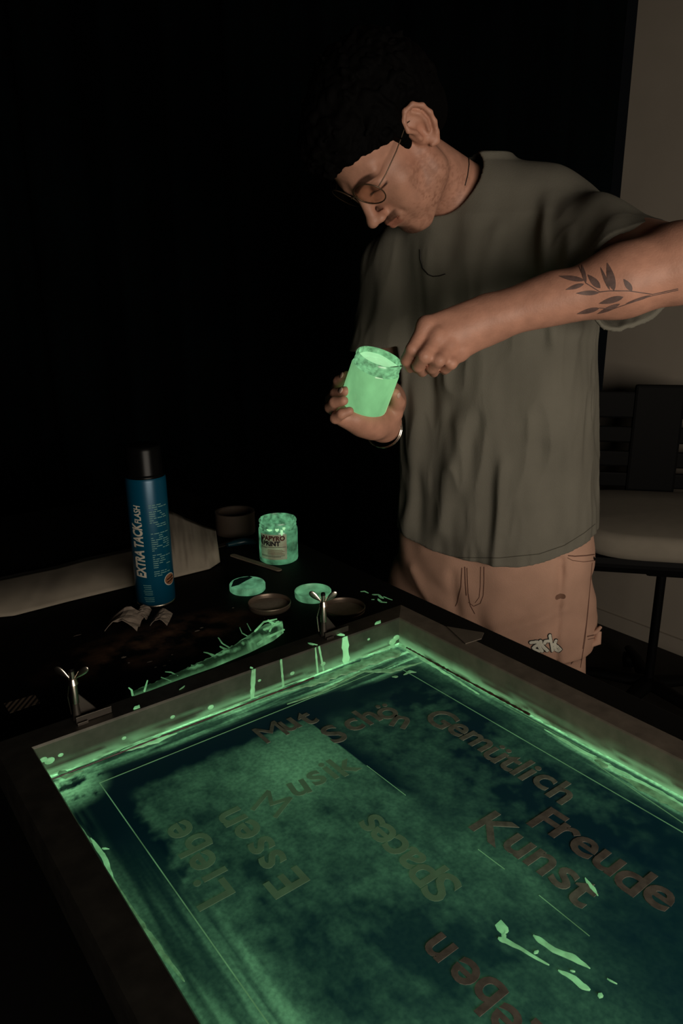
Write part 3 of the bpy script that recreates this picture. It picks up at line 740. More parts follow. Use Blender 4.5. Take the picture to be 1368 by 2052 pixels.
lh = np.linalg.norm(VB-P(880, 690, 1.07), axis=1) < .09
tint *= (1+.10*(nz2[:, None]-.5)*2)
color_attr(bo, 'tint', np.clip(tint, 0, 1.3))
bvhB = world_bvh(VB, QB)

# ---- T-shirt
sh = SDF()
AX = np.stack([LAT, FWD, [0, 0, 1]], 1)
#            z,     cx,   cy,    half width, half depth
secs = np.array([[-.60, .330, 1.475, .200, .148], [-.50, .327, 1.475, .197, .146], [-.40, .326, 1.470, .190, .143], [-.2, .310, 1.455, .185, .138], [-.05, .295, 1.450, .186, .134], [.05, .285, 1.450, .188, .130], [.12, .272, 1.450, .165, .112], [.17, .255, 1.450, .11, .08], [.21, .24, 1.45, .06, .05]])
def torso(Pp):
    z = Pp[:, 2]-CAMZ; c = [np.interp(z, secs[:, 0], secs[:, i]) for i in range(1, 5)]
    dx = Pp[:, 0]-c[0]; dy = Pp[:, 1]-c[1]; u = dx*LAT[0]+dy*LAT[1]; v = dx*FWD[0]+dy*FWD[1]
    e = 2.5; r = (np.abs(u/c[2])**e+np.abs(v/c[3])**e)**(1/e)
    d = (r-1)*np.minimum(c[2], c[3])
    return np.maximum(d, z-.215)
sh.fn(torso, Z(.0, 1.2, -.65), Z(.62, 1.75, .23), k=.03)
SL0 = Z(.385, 1.405, .105); SLm = P(1268, 556, 1.17)
sh.cone(nk-[0, 0, .012]+LAT*.03, SL0+[-.03, 0, .016], .066, .078, k=.05); sh.cone(SL0+[-.03, 0, .016], SL0, .078, .076, k=.03)
sh.cone(SL0, SL0*.45+SLm*.55, .070, .080, k=.04); sh.cone(SL0*.45+SLm*.55, SLm+(SLm-SL0)*.25, .080, .088, k=.03)
SRm = P(774, 690, 1.475)
sh.cone(nk-[0, 0, .05], Z(.115, 1.52, .045), .062, .060, k=.05)
sh.cone(Z(.112, 1.52, .035), SRm-[0, 0, .05], .060, .066, k=.04)
def folds(Pp, d):
    u = (Pp[:, 0]-.3)*LAT[0]+(Pp[:, 1]-1.45)*LAT[1]; z = Pp[:, 2]-CAMZ; v = (Pp[:, 0]-.3)*FWD[0]+(Pp[:, 1]-1.45)*FWD[1]
    w1 = fbm(np.stack([u, v, z*.35], 1), 7, 3, 2)-.5
    low = sst(.12, -.2, z)
    f = .0045*np.sin((u*(34-10*low)+v*10+5*w1+z*3))*(.35+.9*low)*sst(.16, .02, z)
    f += .0035*np.sin(u*70+z*9+8*w1+1)*sst(-.45, .05, z)*sst(.2, .1, z)
    f += .010*w1*(.5+low); w2 = fbm(np.stack([u, v, z*.28], 1), 26, 23, 2); f += .0065*(1-np.abs(w2-.5)*4)*(.35+.4*low)*sst(.15, .05, z)
    # heavy drag folds falling from the raised shoulder
    for (u0, z0, u1, z1, a, wd) in ((.10, .16, .135, -.12, .008, .012), (.03, .12, .0, -.10, .006, .014), (.155, .10, .17, -.1, .006, .012), (-.02, -.2, -.07, -.5, .010, .02), (.06, -.28, .05, -.55, .008, .010), (-.11, -.12, -.15, -.52, .010, .022), (.12, -.25, .16, -.5, -.008, .022), (-.05, .05, -.06, -.2, .006, .018)):
        t = np.clip(((z-z0)/(z1-z0)), 0, 1); uc = u0+(u1-u0)*t; f += a*np.exp(-((u-uc)/wd)**2)*sst(0, .15, t)*sst(1.0, .85, t)*(v > -.02)
    return d-f*1.0
sh.fn(folds, 0, 0, kind='map')
TH = .004
def shell(Pp, d): return np.abs(d+TH)-TH
sh.fn(shell, 0, 0, kind='map')
def hem(Pp):
    u = (Pp[:, 0]-.32)*LAT[0]+(Pp[:, 1]-1.47)*LAT[1]
    v = (Pp[:, 0]-.32)*FWD[0]+(Pp[:, 1]-1.47)*FWD[1]
    return (CAMZ-.512+.9*np.maximum(u-.07, 0)**1.5+.04*np.maximum(-v, 0)+.6*np.maximum(-u-.05, 0)**1.5)-Pp[:, 2]
sh.fn(hem, Z(-.1, 1.1, -.75), Z(.7, 1.8, -.44), k=0, kind='cut')
sdL = (SLm-SL0)/np.linalg.norm(SLm-SL0)
def cutL(Pp):
    q = Pp-SLm; along = q@sdL; rad = np.linalg.norm(q-along[:, None]*sdL, axis=1); return np.where((rad < .15), along, -1.)
sh.fn(cutL, SLm-.17, SLm+.17, k=0, kind='cut')
def sleeve_end(Pp):
    # the right sleeve ends above the elbow; below it only the trunk remains
    d = torso(Pp); return np.maximum(np.maximum(np.maximum(Pp[:, 2]-(CAMZ-.112)-.15*(Pp[:, 0]-.06), .017-d), Pp[:, 0]-.2), CAMZ-.30-Pp[:, 2])
sh.fn(sleeve_end, Z(-1, 0, -2), Z(2, 3, 2), k=0, kind='sub')
nd = H(0, -.008, -.050)-nk; nd /= np.linalg.norm(nd)
sh.cone(nk-nd*.02+FWD*.008, nk+nd*.20+FWD*.02, .0600, .084, k=.004, kind='sub')
t0 = _t.time(); VS, QS = surface(sh, (-.05, 1.0, CAMZ-.62), (.66, 1.72, CAMZ+.26), .0029); print('shirt', len(VS), _t.time()-t0)
so_ = fast_mesh('t_shirt', VS, QS, M['shirt'], PER); so_['label'] = 'loose sage green T-shirt'
bvhS = world_bvh(VS, QS)

# ---- trousers
tr = SDF()
def hips(Pp):
    z = Pp[:, 2]-CAMZ; hw = np.interp(z, [-.80, -.66, -.55, -.45], [.205, .209, .206, .198]); hdp = np.interp(z, [-.80, -.66, -.55, -.45], [.14, .142, .138, .130])
    cx = np.interp(z, [-.8, -.5], [.318, .322]); dx = Pp[:, 0]-cx; dy = Pp[:, 1]-1.475; u = dx*LAT[0]+dy*LAT[1]; v = dx*FWD[0]+dy*FWD[1]
    r = (np.abs(u/hw)**2.4+np.abs(v/hdp)**2.4)**(1/2.4); return np.maximum(np.maximum((r-1)*.13, z+.46), -z-.72)
tr.fn(hips, Z(.0, 1.2, -.74), Z(.62, 1.75, -.44), k=.03)
for sgn in (1, -1):
    hj = pel+LAT*.105*sgn+np.array([0, 0, -.16]); kn = np.array([hj[0]+.015*sgn, hj[1]-.01, .48]); an = np.array([kn[0], kn[1]+.04, .06])
    tr.cone(hj, kn, .125, .098, k=.04); tr.cone(kn, an, .098, .085, k=.03)
def tfold(Pp, d):
    u = (Pp[:, 0]-.32)*LAT[0]+(Pp[:, 1]-1.47)*LAT[1]; z = Pp[:, 2]-CAMZ; w1 = fbm(np.stack([u, u*0, z], 1), 9, 13, 3)-.5
    f = .005*w1+.0018*np.sin(u*55+z*40+6*w1)
    for (u0, z0, u1, z1, a, wd) in ((-.045, -.55, -.02, -.72, -.004, .012), (-.14, -.56, -.05, -.68, .004, .010), (.01, -.62, .045, -.80, -.008, .022), (.17, -.60, .05, -.655, .005, .012), (.155, -.5, .165, -.85, -.006, .008)):
        L_ = np.array([u1-u0, z1-z0]); t = np.clip(((u-u0)*L_[0]+(z-z0)*L_[1])/(L_@L_), 0, 1); q = np.hypot(u-u0-L_[0]*t, z-z0-L_[1]*t); f += a*np.exp(-(q/wd)**2)
    return d-f
tr.fn(tfold, 0, 0, kind='map')
tr.fn(lambda Pp: .025-Pp[:, 2], (-1, -1, -1), (2, 3, .1), k=0, kind='cut')
t0 = _t.time(); VT, QT = surface(tr, (-.05, 1.15, 0), (.66, 1.80, CAMZ-.40), .004); print('trousers', len(VT), _t.time()-t0)
to_ = fast_mesh('trousers', VT, QT, M['pants'], PER); to_['label'] = 'dusty pink work trousers'
bvhT = world_bvh(VT, QT)

# ---- hair
hs = SDF()
def hell(c, r, k=.02, kind='add'): hs.ell(H(*c), np.array(r)*HS, R=HR, k=k, kind=kind)
hell((0, -.024, .052), (.088, .108, .093)); hell((0, .035, .085), (.066, .058, .042), .03); hell((0, -.070, -.005), (.070, .052, .075), .03)
hell((0, .072, .082), (.045, .026, .022), .02)
def hairline(Pp):
    l = ((Pp-HT)@HR)/HS; y, z = l[:, 1], l[:, 2]; a = np.abs(l[:, 0])
    lim = np.interp(y, [-.12, -.06, -.032, -.030, -.004, .0, .018, .024, .04, .065, .09, .12], [-.085, -.085, -.065, .0, .028, -.022, -.020, .03, .040, .058, .070, .072])
    return (lim+.006*(vnoise(Pp, 160, 4)-.5)-z)*.7
hs.fn(hairline, Z(-1, 0, -2), Z(2, 3, 2), k=.006, kind='sub' if False else 'cut')
def curls(Pp, d):
    q = ((Pp-HT)@HR); n = fbm(q, 38, 6, 3); r = np.abs(vnoise(q+.01*n[:, None], 75, 9)-.5)*2
    l2 = q[:, 2]; return d-(.020*(n-.42)+.010*r)*sst(-.05, .03, l2)
hs.ops.insert(4, ('map', curls, np.zeros(3), np.zeros(3), 0))
hs.ops.insert(5, ('cut', hairline, Z(-1, 0, -2), Z(2, 3, 2), 0)); hs.ops.pop()
hs.ell(H(-.094, -.016, .008), (.020*HS, .028*HS, .044*HS), R=HR, k=.004, kind='sub')
VH, QH = surface(hs, tuple(HT-.19), tuple(HT+.19), .0026); ho = fast_mesh('hair', VH, QH, M['hair'], PER); ho['label'] = 'short black curly hair'

# ---- things drawn on or sewn to the surfaces he wears; each follows the surface it sits on
def on_surface(bvh, pts, off, step=.003):
    out = []
    for (x0, y0), (x1, y1) in zip(pts[:-1], pts[1:]):
        n = max(2, int(math.hypot(x1-x0, y1-y0)/2.2))
        for i in range(n):
            h_ = hit(bvh, x0+(x1-x0)*i/n, y0+(y1-y0)*i/n, off)
            if h_: out.append(h_)
    h_ = hit(bvh, *pts[-1], off)
    if h_: out.append(h_)
    return out
def stroke(mb, bvh, pts, wd, off=.0004, th=.0006, rnd=False):
    S_ = on_surface(bvh, pts, off); m_ = len(S_)
    if m_ < 2: return
    k0 = len(mb.V); V = []
    for i, (p, n) in enumerate(S_):
        t = S_[min(i+1, m_-1)][0]-S_[max(i-1, 0)][0]; t /= np.linalg.norm(t)+1e-9; b = np.cross(n, t); b /= np.linalg.norm(b)+1e-9
        w_ = wd*(1 if not rnd else 1)
        V += [p+b*w_/2, p+b*w_*.35+n*th, p-b*w_*.35+n*th, p-b*w_/2]
    Fc = [[i*4+k, i*4+k+1, (i+1)*4+k+1, (i+1)*4+k] for i in range(m_-1) for k in range(3)]
    mb.raw(V, Fc)
    if rnd:
        for p, n in (S_[0], S_[-1]):
            a = np.cross(n, [0, 0, 1.]); a /= np.linalg.norm(a); b = np.cross(n, a)
            mb.raw([p+n*th+(a*math.cos(t)+b*math.sin(t))*wd/2 for t in np.linspace(0, 2*PI, 14)[:-1]], [list(range(13))])
def cropf(ox, oy, sc_): return lambda L_: [(ox+x/sc_, oy+y/sc_) for x, y in L_]
# tattoo: a leafy twig wrapped round the forearm
c3 = cropf(900, 280, 2.923); tm = MB()
def leaf(b, t, w_, name='tattoo'):
    (x0, y0), (x1, y1) = c3([b, t]); w_ = w_/2.923; n = 9; L_ = math.hypot(x1-x0, y1-y0); nx, ny = -(y1-y0)/L_, (x1-x0)/L_; rows = []
    for i in range(n+1):
        s = i/n; ww = w_*.5*math.sin(PI*s**.8)**.9
        r = [hit(bvhB, x0+(x1-x0)*s+nx*ww*k, y0+(y1-y0)*s+ny*ww*k, .0005) for k in (-1, 0, 1)]
        if any(q is None for q in r): return
        rows += [q[0] for q in r]
    tm.raw(rows, [[i*3+k, i*3+k+1, (i+1)*3+k+1, (i+1)*3+k] for i in range(n) for k in (0, 1)])
for a in (((880, 895), (740, 900), 28), ((885, 870), (810, 790), 40), ((800, 840), (775, 730), 24), ((795, 825), (640, 800), 30), ((790, 845), (680, 880), 26), ((965, 885), (925, 720), 46), ((940, 880), (885, 745), 20), ((1070, 885), (1020, 815), 34), ((1020, 920), (875, 960), 36), ((1000, 960), (865, 1020), 26), ((880, 985), (745, 1020), 28), ((1180, 910), (1030, 960), 16)): leaf(*a)
stroke(tm, bvhB, c3([(1340, 872), (1190, 905), (1050, 885), (940, 885), (880, 892)]), .0013, .0005, .0001)
stroke(tm, bvhB, c3([(1340, 880), (1180, 915), (1040, 962), (960, 990), (880, 985)]), .0012, .0005, .0001)
stroke(tm, bvhB, c3([(880, 890), (800, 840), (760, 740)]), .0011, .0005, .0001)
t_ = tm.build('tattoo', M['tattoo'], bo); t_['label'] = 'dark leafy twig tattoo'; WM[t_.name] = wm(PER)
# collar and hem stitching of the shirt, cord round the neck
def part_on(bvh, L_, wd, name, m, parent, off=.0004, th=.0006, rnd=False, label=None):
    k = MB(); stroke(k, bvh, L_, wd, off, th, rnd)
    if not k.V: print('no hit', name, L_[0]); return None
    o = k.build(name, m, parent, smooth=True)
    if label: o['label'] = label
    return o
M['shirt_line'] = mat('dark_stitch', (.055, .05, .036), .95)  # stitch line in a darker tone than the jersey
part_on(bvhS, [(862, 1110), (900, 1117), (1000, 1118), (1080, 1110), (1130, 1093), (1170, 1068), (1192, 1050)], .0016, 'stitching', M['shirt_line'], so_, .0003, .0002)
M['cord'] = mat('black_cord', (.012, .010, .008), .6)
part_on(bvhB, [(938, 306), (939, 330), (936, 352), (931, 372)], .0016, 'necklace', M['cord'], PER, .0006, .0008)
part_on(bvhS, [(842, 500), (843, 520), (848, 538), (858, 550), (868, 554), (880, 553), (893, 549)], .0018, 'necklace', M['cord'], PER, .0008, .001)
# trouser details
c4 = cropf(760, 900, 2.25)
for i, (L_, wd) in enumerate((([(395, 535), (397, 600), (400, 650), (410, 705), (430, 742)], .0016), ([(472, 530), (472, 600), (468, 660), (455, 695), (425, 708), (402, 690)], .0013), ([(457, 530), (455, 620), (450, 668), (432, 692)], .0010), ([(385, 530), (387, 600), (392, 660)], .0022), ([(372, 535), (368, 620), (352, 690), (343, 708)], .0016), ([(958, 512), (948, 620), (938, 740), (925, 860), (905, 985)], .0018), ([(946, 640), (932, 780), (915, 900)], .0010))):
    part_on(bvhT, c4(L_), wd, 'seam', M['seam'], to_)
for L_, wd in (([(848, 490), (870, 502), (920, 508), (972, 502)], .0012), ([(850, 480), (880, 483), (930, 480), (974, 474)], .0022), ([(935, 845), (965, 838), (1000, 815)], .0022), ([(938, 858), (975, 850), (1003, 832)], .0010)): part_on(bvhT, c4(L_), wd, 'pocket_edge', M['seam'], to_)
part_on(bvhT, c4([(965, 490), (970, 497)]), .006, 'rivet', M['black'], to_, .0004, .001, True)
M['stain'] = mat('brown_stain', (.16, .08, .05), .9)
part_on(bvhT, c4([(800, 668), (815, 662), (828, 664)]), .010, 'stain', M['stain'], to_, .0003, .0001, True)
part_on(bvhT, c4([(864, 968), (872, 958)]), .003, 'stain', M['seam'], to_, .0003, .0001, True)
# side pocket standing off the thigh
h0 = hit(bvhT, *c4([(985, 860)])[0]) or hit(bvhT, *c4([(970, 860)])[0])
if h0:
    pk = MB(); A = h0[0]-h0[1]*.004; n = np.array([.9, -.2, 0]); pk.tube([A+[-.02, -.012, .014], A+[.0, -.014, .024], A+[.012, -.004, .030]], [.004, .0055, .004], n=8, flat=.8)
    pk.tube([A+[-.015, -.010, -.01], A+[.006, -.008, .0], A+[.010, -.002, .020]], [.006, .010, .006], n=8); pk.build('pocket', M['pants'], to_, smooth=True)
# bubble lettering printed on the thigh: 'ark'
c8 = cropf(1020, 1240, 9.77)
ark = [[(425, 460), (480, 455), (545, 440), (565, 500), (600, 570), (640, 625)], [(530, 515), (470, 560), (500, 600), (580, 625)], [(612, 430), (620, 490), (670, 550), (740, 615)], [(690, 470), (700, 435), (765, 430)], [(785, 325), (800, 400), (825, 520), (838, 615)], [(905, 425), (890, 470), (850, 500)], [(875, 500), (950, 545), (1000, 590), (955, 625), (905, 600), (885, 540)]]
for wd, off, m_, nm in ((.0100, .0006, 'ink_black', 'logo_outline'), (.0066, .0014, 'cream', 'logo_letter')):
    k = MB()
    for L_ in ark: stroke(k, bvhT, c8(L_), wd, off, .0005, True)
    o = k.build(nm, M[m_], to_); o['label'] = 'black outline of the printed word ark' if nm == 'logo_outline' else 'cream bubble letters reading ark'
# glasses
gl = MB(); lens = MB(); GY = .0925
def ring(cx, cz, rx, rz, n=36):
    return [H(cx+rx*math.cos(2*PI*i/n), GY-.006*abs(math.cos(2*PI*i/n))*0-.22*abs(cx+rx*math.cos(2*PI*i/n))*.8+.012, cz+.016+rz*math.sin(2*PI*i/n)) for i in range(n+1)]
GR = thing('glasses_dummy', (0, 0, 0), '', ''); bpy.data.objects.remove(GR)
for s in (-1, 1):
    gl.tube(ring(.033*s, -.004, .0275, .0245), .0011, n=8, cap=False)
    gl.tube([H(.0605*s, GY+.001, .018), H(.069*s, .075, .019), H(.077*s, .04, .021), H(.0815*s, .0, .025), H(.0825*s, -.014, .018)], .0010, n=8)
gl.tube([H(-.0095, GY+.010, .018), H(0, GY+.015, .021), H(.0095, GY+.010, .018)], .0011, n=8)
go = gl.build('glasses', M['gold'], PER, smooth=True); go['label'] = 'round thin metal-rimmed glasses'
M['lens'] = mat('tinted_lens', (.90, .82, .76), .05, trans=1.0, spec=.5); M['lens'].node_tree.nodes['Principled BSDF'].inputs['IOR'].default_value = 1.02
for s in (-1, 1):
    r_ = ring(.033*s, -.004, .0270, .0240)[:-1]; n_ = HR@np.array([0, 1, 0])*.0006; c0 = np.mean(r_, 0)
    V = [p-n_ for p in r_]+[p+n_ for p in r_]; n = len(r_)
    add('lens', V, [list(range(n))[::-1], [n+i for i in range(n)]]+[[i, (i+1) % n, n+(i+1) % n, n+i] for i in range(n)], M['lens'], go)
# bracelet on the right wrist
br = MB(); bc = P(765, 858, 1.20); a1 = np.array([1, 0, .15]); a2 = np.array([.0, .55, -.83])
bx_ = wrR-palm; bx_ /= np.linalg.norm(bx_); a1 = np.cross(bx_, [0, 0, 1.]); a1 /= np.linalg.norm(a1); a2 = np.cross(bx_, a1)
bc = wrR-bx_*.002
for k, (dr, sh_) in enumerate(((.0325, 0), (.0330, .004))):
    br.tube([bc+bx_*sh_+(a1*math.cos(t)+a2*math.sin(t)*.98)*dr+np.array([0, 0, -.007]) for t in np.linspace(0, 2*PI, 41)], .0009, n=6, cap=False)
bo_ = br.build('bracelet', M['steel'], PER, smooth=True)
# finger nails catching the glow
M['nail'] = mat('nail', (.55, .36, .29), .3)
def nail(tip, prev, side, r):
    d = tip-prev; d /= np.linalg.norm(d); side = side-d*(side@d); side /= np.linalg.norm(side); b = np.cross(d, side); bm = bmesh.new()
    bmesh.ops.create_icosphere(bm, subdivisions=2, radius=1); V = np.array([v.co[:] for v in bm.verts]); Fs = [[v.index for v in f.verts] for f in bm.faces]; bm.free()
    V = V*np.array([.0048, .0060, .0016]); W = V@np.array([b, d, side])+tip+side*r*.86-d*.001; return add('nail', W, Fs, M['nail'], bo, smooth=True)
WM[bo.name] = wm(PER)
nail(P(692, 753.5, 1.146), P(678, 764, 1.165), np.array([-.3, -.8, .5]), .0074)
nail(P(690, 784.5, 1.116), P(672, 789, 1.138), np.array([-.3, -.8, .4]), .0076)
nail(P(791, 789, 1.158), P(797, 806, 1.172), np.array([.5, -.8, .2]), .0085)

# ------------------------------------------------------------------ jars
def frame(axis, view):
    z = axis/np.linalg.norm(axis); y = -view; y = y-z*(y@z); y /= np.linalg.norm(y); x = np.cross(y, z)
    x = x if x@RX > 0 else -x; return np.stack([x, y, z], 1)
def cyl_patch(c, A, r, a0, a1, h0, h1, t=.0003, n=16, slant=0):
    V = []
    for i in range(n+1):
        a = a0+(a1-a0)*i/n
        for rr, h in ((r, h0), (r+t, h0), (r+t, h1), (r, h1)): V.append(A@np.array([rr*math.sin(a), rr*math.cos(a), h+slant*(a-a0)])+c)
    Fc = [[i*4+k, i*4+(k+1) % 4, (i+1)*4+(k+1) % 4, (i+1)*4+k] for i in range(n) for k in range(4)]+[[3, 2, 1, 0], [n*4, n*4+1, n*4+2, n*4+3]]
    return V, Fc
def cyl_text(name, txt, c, A, r, ang, h, size, m, parent, rot=0, bold=.02, shear=0, align='CENTER', sx=1):
    cu = bpy.data.curves.new('t', 'FONT'); cu.body = txt; cu.size = size; cu.align_x = align; cu.offset = size*bold; cu.extrude = .0001; cu.shear = shear; cu.resolution_u = 3
    to = bpy.data.objects.new('tmp', cu); C.objects.link(to); dg = bpy.context.evaluated_depsgraph_get()
    me = bpy.data.meshes.new_from_object(to.evaluated_get(dg)); bpy.data.objects.remove(to)
    bm = bmesh.new(); bm.from_mesh(me); bmesh.ops.triangulate(bm, faces=bm.faces); bmesh.ops.subdivide_edges(bm, edges=[e for e in bm.edges if e.calc_length() > size*.25], cuts=2)
    V = [v.co.copy() for v in bm.verts]; bm.verts.ensure_lookup_table(); Fc = [[v.index for v in f.verts] for f in bm.faces]; bm.free(); bpy.data.meshes.remove(me)
    W = []; cr, sr = math.cos(rot), math.sin(rot)
    for v in V:
        x, y = v.x*sx, v.y; x, y = x*cr-y*sr, x*sr+y*cr; a = ang+x/r
        W.append(A@np.array([(r+.0002+v.z)*math.sin(a), (r+.0002+v.z)*math.cos(a), h+y])+c)
    return add(name, W, Fc, m, parent)
JR, JH = .0375, .084
prof = [(.0, 0), (JR*.9, 0), (JR-.0008, .002), (JR, .005), (JR, JH*.76), (JR-.001, JH*.79), (JR-.0035, JH*.80), (JR-.0035, JH*.84), (JR-.0018, JH*.85), (JR-.0018, JH*.87), (JR-.0035, JH*.88), (JR-.0035, JH*.93), (JR-.0015, JH*.94), (JR-.0015, JH*.97), (JR-.003, JH), (JR-.0048, JH), (JR-.0052, JH*.97), (JR-.0052, JH*.5)]
M['jar_a'] = glow_mat('jar_full_of_glow_ink', .56, base=(.05, .12, .06), lo=.70, hi=1.15, nscale=28, rough=.12, stretch=(1, 1, .5), col=(.31, .78, .33)); M['jar_ink'] = glow_mat('glow_ink_surface', .95, lo=.9, hi=1.05, nscale=30, rough=.3, col=(.37, .76, .38))
M['jar_rim'] = glow_mat('inked_jar_neck', .55, base=(.05, .12, .06), lo=.35, hi=1.3, nscale=110, rough=.2, col=(.30, .78, .36))
def jar(name, c, A, label, cat, body_m, neck_m, ink_m, fill):
    t = thing(name, tuple(c), label, cat, R=Matrix(A.tolist()) if np.linalg.det(A) > 0 else None)
    b = MB(); b.lathe(prof[:6], c, 56, A); b.build('jar_body', body_m, t, smooth=True)
    nk_ = MB(); nk_.lathe(prof[5:], c, 56, A); nk_.build('neck', neck_m, t, smooth=True)
    k = MB(); R_ = JR-.0053; V = []; Fc = []; N_ = 40; rings = 8
    for i in range(rings+1):
        for j in range(N_):
            a = 2*PI*j/N_; rr = R_*i/rings; V.append(A@np.array([rr*math.cos(a), rr*math.sin(a), fill+.0012*math.sin(a*3+i)*(i/rings)+.0008*math.sin(i*2.1)])+c)
    Fc = [[i*N_+j, i*N_+(j+1) % N_, (i+1)*N_+(j+1) % N_, (i+1)*N_+j] for i in range(rings) for j in range(N_)]
    k.raw(V, Fc); k.build('ink', ink_m, t, smooth=True)
    return t
A1_ = frame(JA, ray(743, 765)); J1 = jar('paint_jar', JC-JA*JH/2, A1_, 'open jar brimming with bright green glowing ink, held in the person\'s hand', 'jar', M['jar_a'], M['jar_rim'], M['jar_ink'], JH*.90)
M['jar_b'] = glow_mat('streaked_jar', .25, base=(.03, .08, .05), lo=.08, hi=1.35, nscale=30, rough=.2, stretch=(1, 1, 1.6), col=(.22, .74, .36)); M['jar_b_rim'] = glow_mat('streaked_jar_neck', .36, base=(.03, .08, .05), lo=.15, hi=1.4, nscale=90, rough=.25, col=(.24, .74, .36)); M['jar_b_ink'] = glow_mat('jar_dregs', .30, lo=.1, hi=1.9, nscale=60, rough=.3, col=(.2, .74, .36))
JB = on_z(559, 1120, TOP); axb = np.array([0, 0, 1.])
A2_ = frame(axb, ray(559, 1080)); J2 = jar('paint_jar', JB, A2_, 'used ink jar with a printed label, standing on the table behind the wooden stick', 'jar', M['jar_b'], M['jar_b_rim'], M['jar_b_ink'], JH*.74)
M['jar_label'] = glow_mat('jar_label_paper', .085, base=(.30, .27, .20), lo=.2, hi=1.6, nscale=50, col=(.33, .74, .36))
V, Fc = cyl_patch(JB, A2_, JR+.0002, -1.05, .42, .012, JH*.74); lb = add('label_sticker', V, Fc, M['jar_label'], J2)
M['maroon'] = mat('maroon_print', (.06, .014, .010), .8)
cyl_text('label_text', 'PAPYRO', JB, A2_, JR+.0005, -.28, .0505, .0125, M['maroon'], lb, bold=.05)
cyl_text('label_text', 'PRINT', JB, A2_, JR+.0005, -.38, .0400, .0125, M['ink_black'], lb, bold=.05)
for h_, a0, a1 in ((.0365, -1.0, .38), (.0345, -1.0, -.62), (.0195, -1.0, .3), (.0175, -1.0, .1)):
    V, Fc = cyl_patch(JB, A2_, JR+.0006, a0, a1, h_, h_+.0007, .0002); add('label_rule', V, Fc, M['ink_black'], lb)
V, Fc = cyl_patch(JB, A2_, JR+.0006, -1.02, -.88, .045, .061, .0002, slant=-.05); add('label_mark', V, Fc, M['ink_black'], lb)
for i in range(6):
    V, Fc = cyl_patch(JB, A2_, JR+.0006, -.60+.03*(i % 2), .30-.07*(i % 3), .0225+i*.0018, .0225+i*.0018+.0007, .0002); add('label_fine_print', V, Fc, M['stain'], lb)
for a, h_, wd, hh in ((-.05, .072, .10, .003), (.18, .066, .07, .007), (-.45, .071, .16, .002), (.30, .074, .08, .003)):
    V = [A2_@np.array([(JR+.0003)*math.sin(a+wd*math.cos(t)), (JR+.0003)*math.cos(a+wd*math.cos(t)), h_+hh*math.sin(t)*(1+.3*math.sin(3*t))])+JB for t in np.linspace(0, 2*PI, 25)[:-1]]
    V.append(A2_@np.array([(JR+.0012)*math.sin(a), (JR+.0012)*math.cos(a), h_])+JB); add('ink_blob', V, [[i, (i+1) % 24, 24] for i in range(24)], M['jar_ink'], J2)
# stirring stick from the left hand into the jar
sk_ = MB(); p0, p1 = P(856, 727, 1.082), P(770, 738, 1.125); dd = (p1-p0)/np.linalg.norm(p1-p0)
sk_.tube([p0-dd*.03, p0, p1], [.0022, .0022, .0022], n=8, flat=.45); st = sk_.build('stirring_stick', M['wood'], smooth=True); tag(st, 'thin wooden stirring stick held by the left hand over the glowing jar', 'stick')

# ------------------------------------------------------------------ spray can
CB = on_z(313, 1203, TOP); AC = frame(np.array([0, 0, 1.]), ray(305, 1080)); CR = .0325
can = thing('spray_can', tuple(CB), 'tall blue aerosol can with black cap, standing in front of the grey paper', 'spray can')
M['can'] = mat('blue_lacquered_tin', (.0, .050, .095), .32, .2, spec=.4); M['cap'] = mat('black_cap', (.002, .002, .002), .3, spec=.10); M['tin'] = mat('tin_rim', (.35, .30, .24), .3, 1)
k = MB(); k.lathe([(0, 0), (CR*.93, 0), (CR*.99, .0015), (CR*.99, .003), (CR*.97, .004)], CB, 48, AC); k.build('bottom_rim', M['tin'], can, smooth=True)
k = MB(); k.lathe([(CR*.97, .004), (CR, .006), (CR, .214), (CR*.985, .217), (CR*.96, .219)], CB, 64, AC); cb_ = k.build('can_body', M['can'], can, smooth=True)
k = MB(); k.lathe([(CR*.90, .216), (CR*.93, .219), (CR*.93, .222), (CR*.90, .223), (CR*.88, .225), (CR*.87, .262), (CR*.84, .268), (CR*.80, .2695), (0, .2695)], CB, 48, AC); k.build('cap', M['cap'], can, smooth=True)
M['white_print'] = mat('pale_print', (.42, .38, .31), .7); M['teal_print'] = mat('pale_teal_print', (.10, .22, .20), .7); M['orange_print'] = mat('orange_print', (.15, .055, .022), .7)
cyl_text('brand_text', 'EXTRA TACK', CB, AC, CR, -.40, .0535, .0255, M['white_print'], cb_, rot=PI/2, bold=.035, shear=.15, align='LEFT', sx=.60)
cyl_text('brand_text', 'FLASH', CB, AC, CR, -.40, .1465, .0165, M['white_print'], cb_, rot=PI/2, bold=.02, shear=.15, align='LEFT', sx=.66)
def cyl_lines(h0, n, a0, a1, seed):
    rr = random.Random(seed)
    for i in range(n):
        a = a0+.0; h_ = h0-i*.0036
        while a < a1-.1:
            L_ = rr.uniform(.10, .34)
            if rr.random() < .85:
                V, Fc = cyl_patch(CB, AC, CR+.0002, a, min(a+L_, a1), h_, h_+.0013, .0002, n=4); yield V, Fc
            a += L_+.05
            if rr.random() < .12: break
for seed, h0, n in ((1, .176, 11), (2, .132, 10), (3, .092, 11)):
    k = MB()
    for V, Fc in cyl_lines(h0, n, .02, 1.02, seed): k.raw(V, Fc)
    o = k.build('fine_print', M['teal_print'], cb_); o['kind'] = 'stuff'
for i, h0 in enumerate((.040, .030, .018)):
    k = MB()
    for j in range(3): V, Fc = cyl_patch(CB, AC, CR+.0002, -.60+.03*j, -.18+.05*i, h0-j*.0032, h0-j*.0032+.0009, .0002, n=5); k.raw(V, Fc)
    o = k.build('fine_print', M['teal_print'], cb_); o['kind'] = 'stuff'
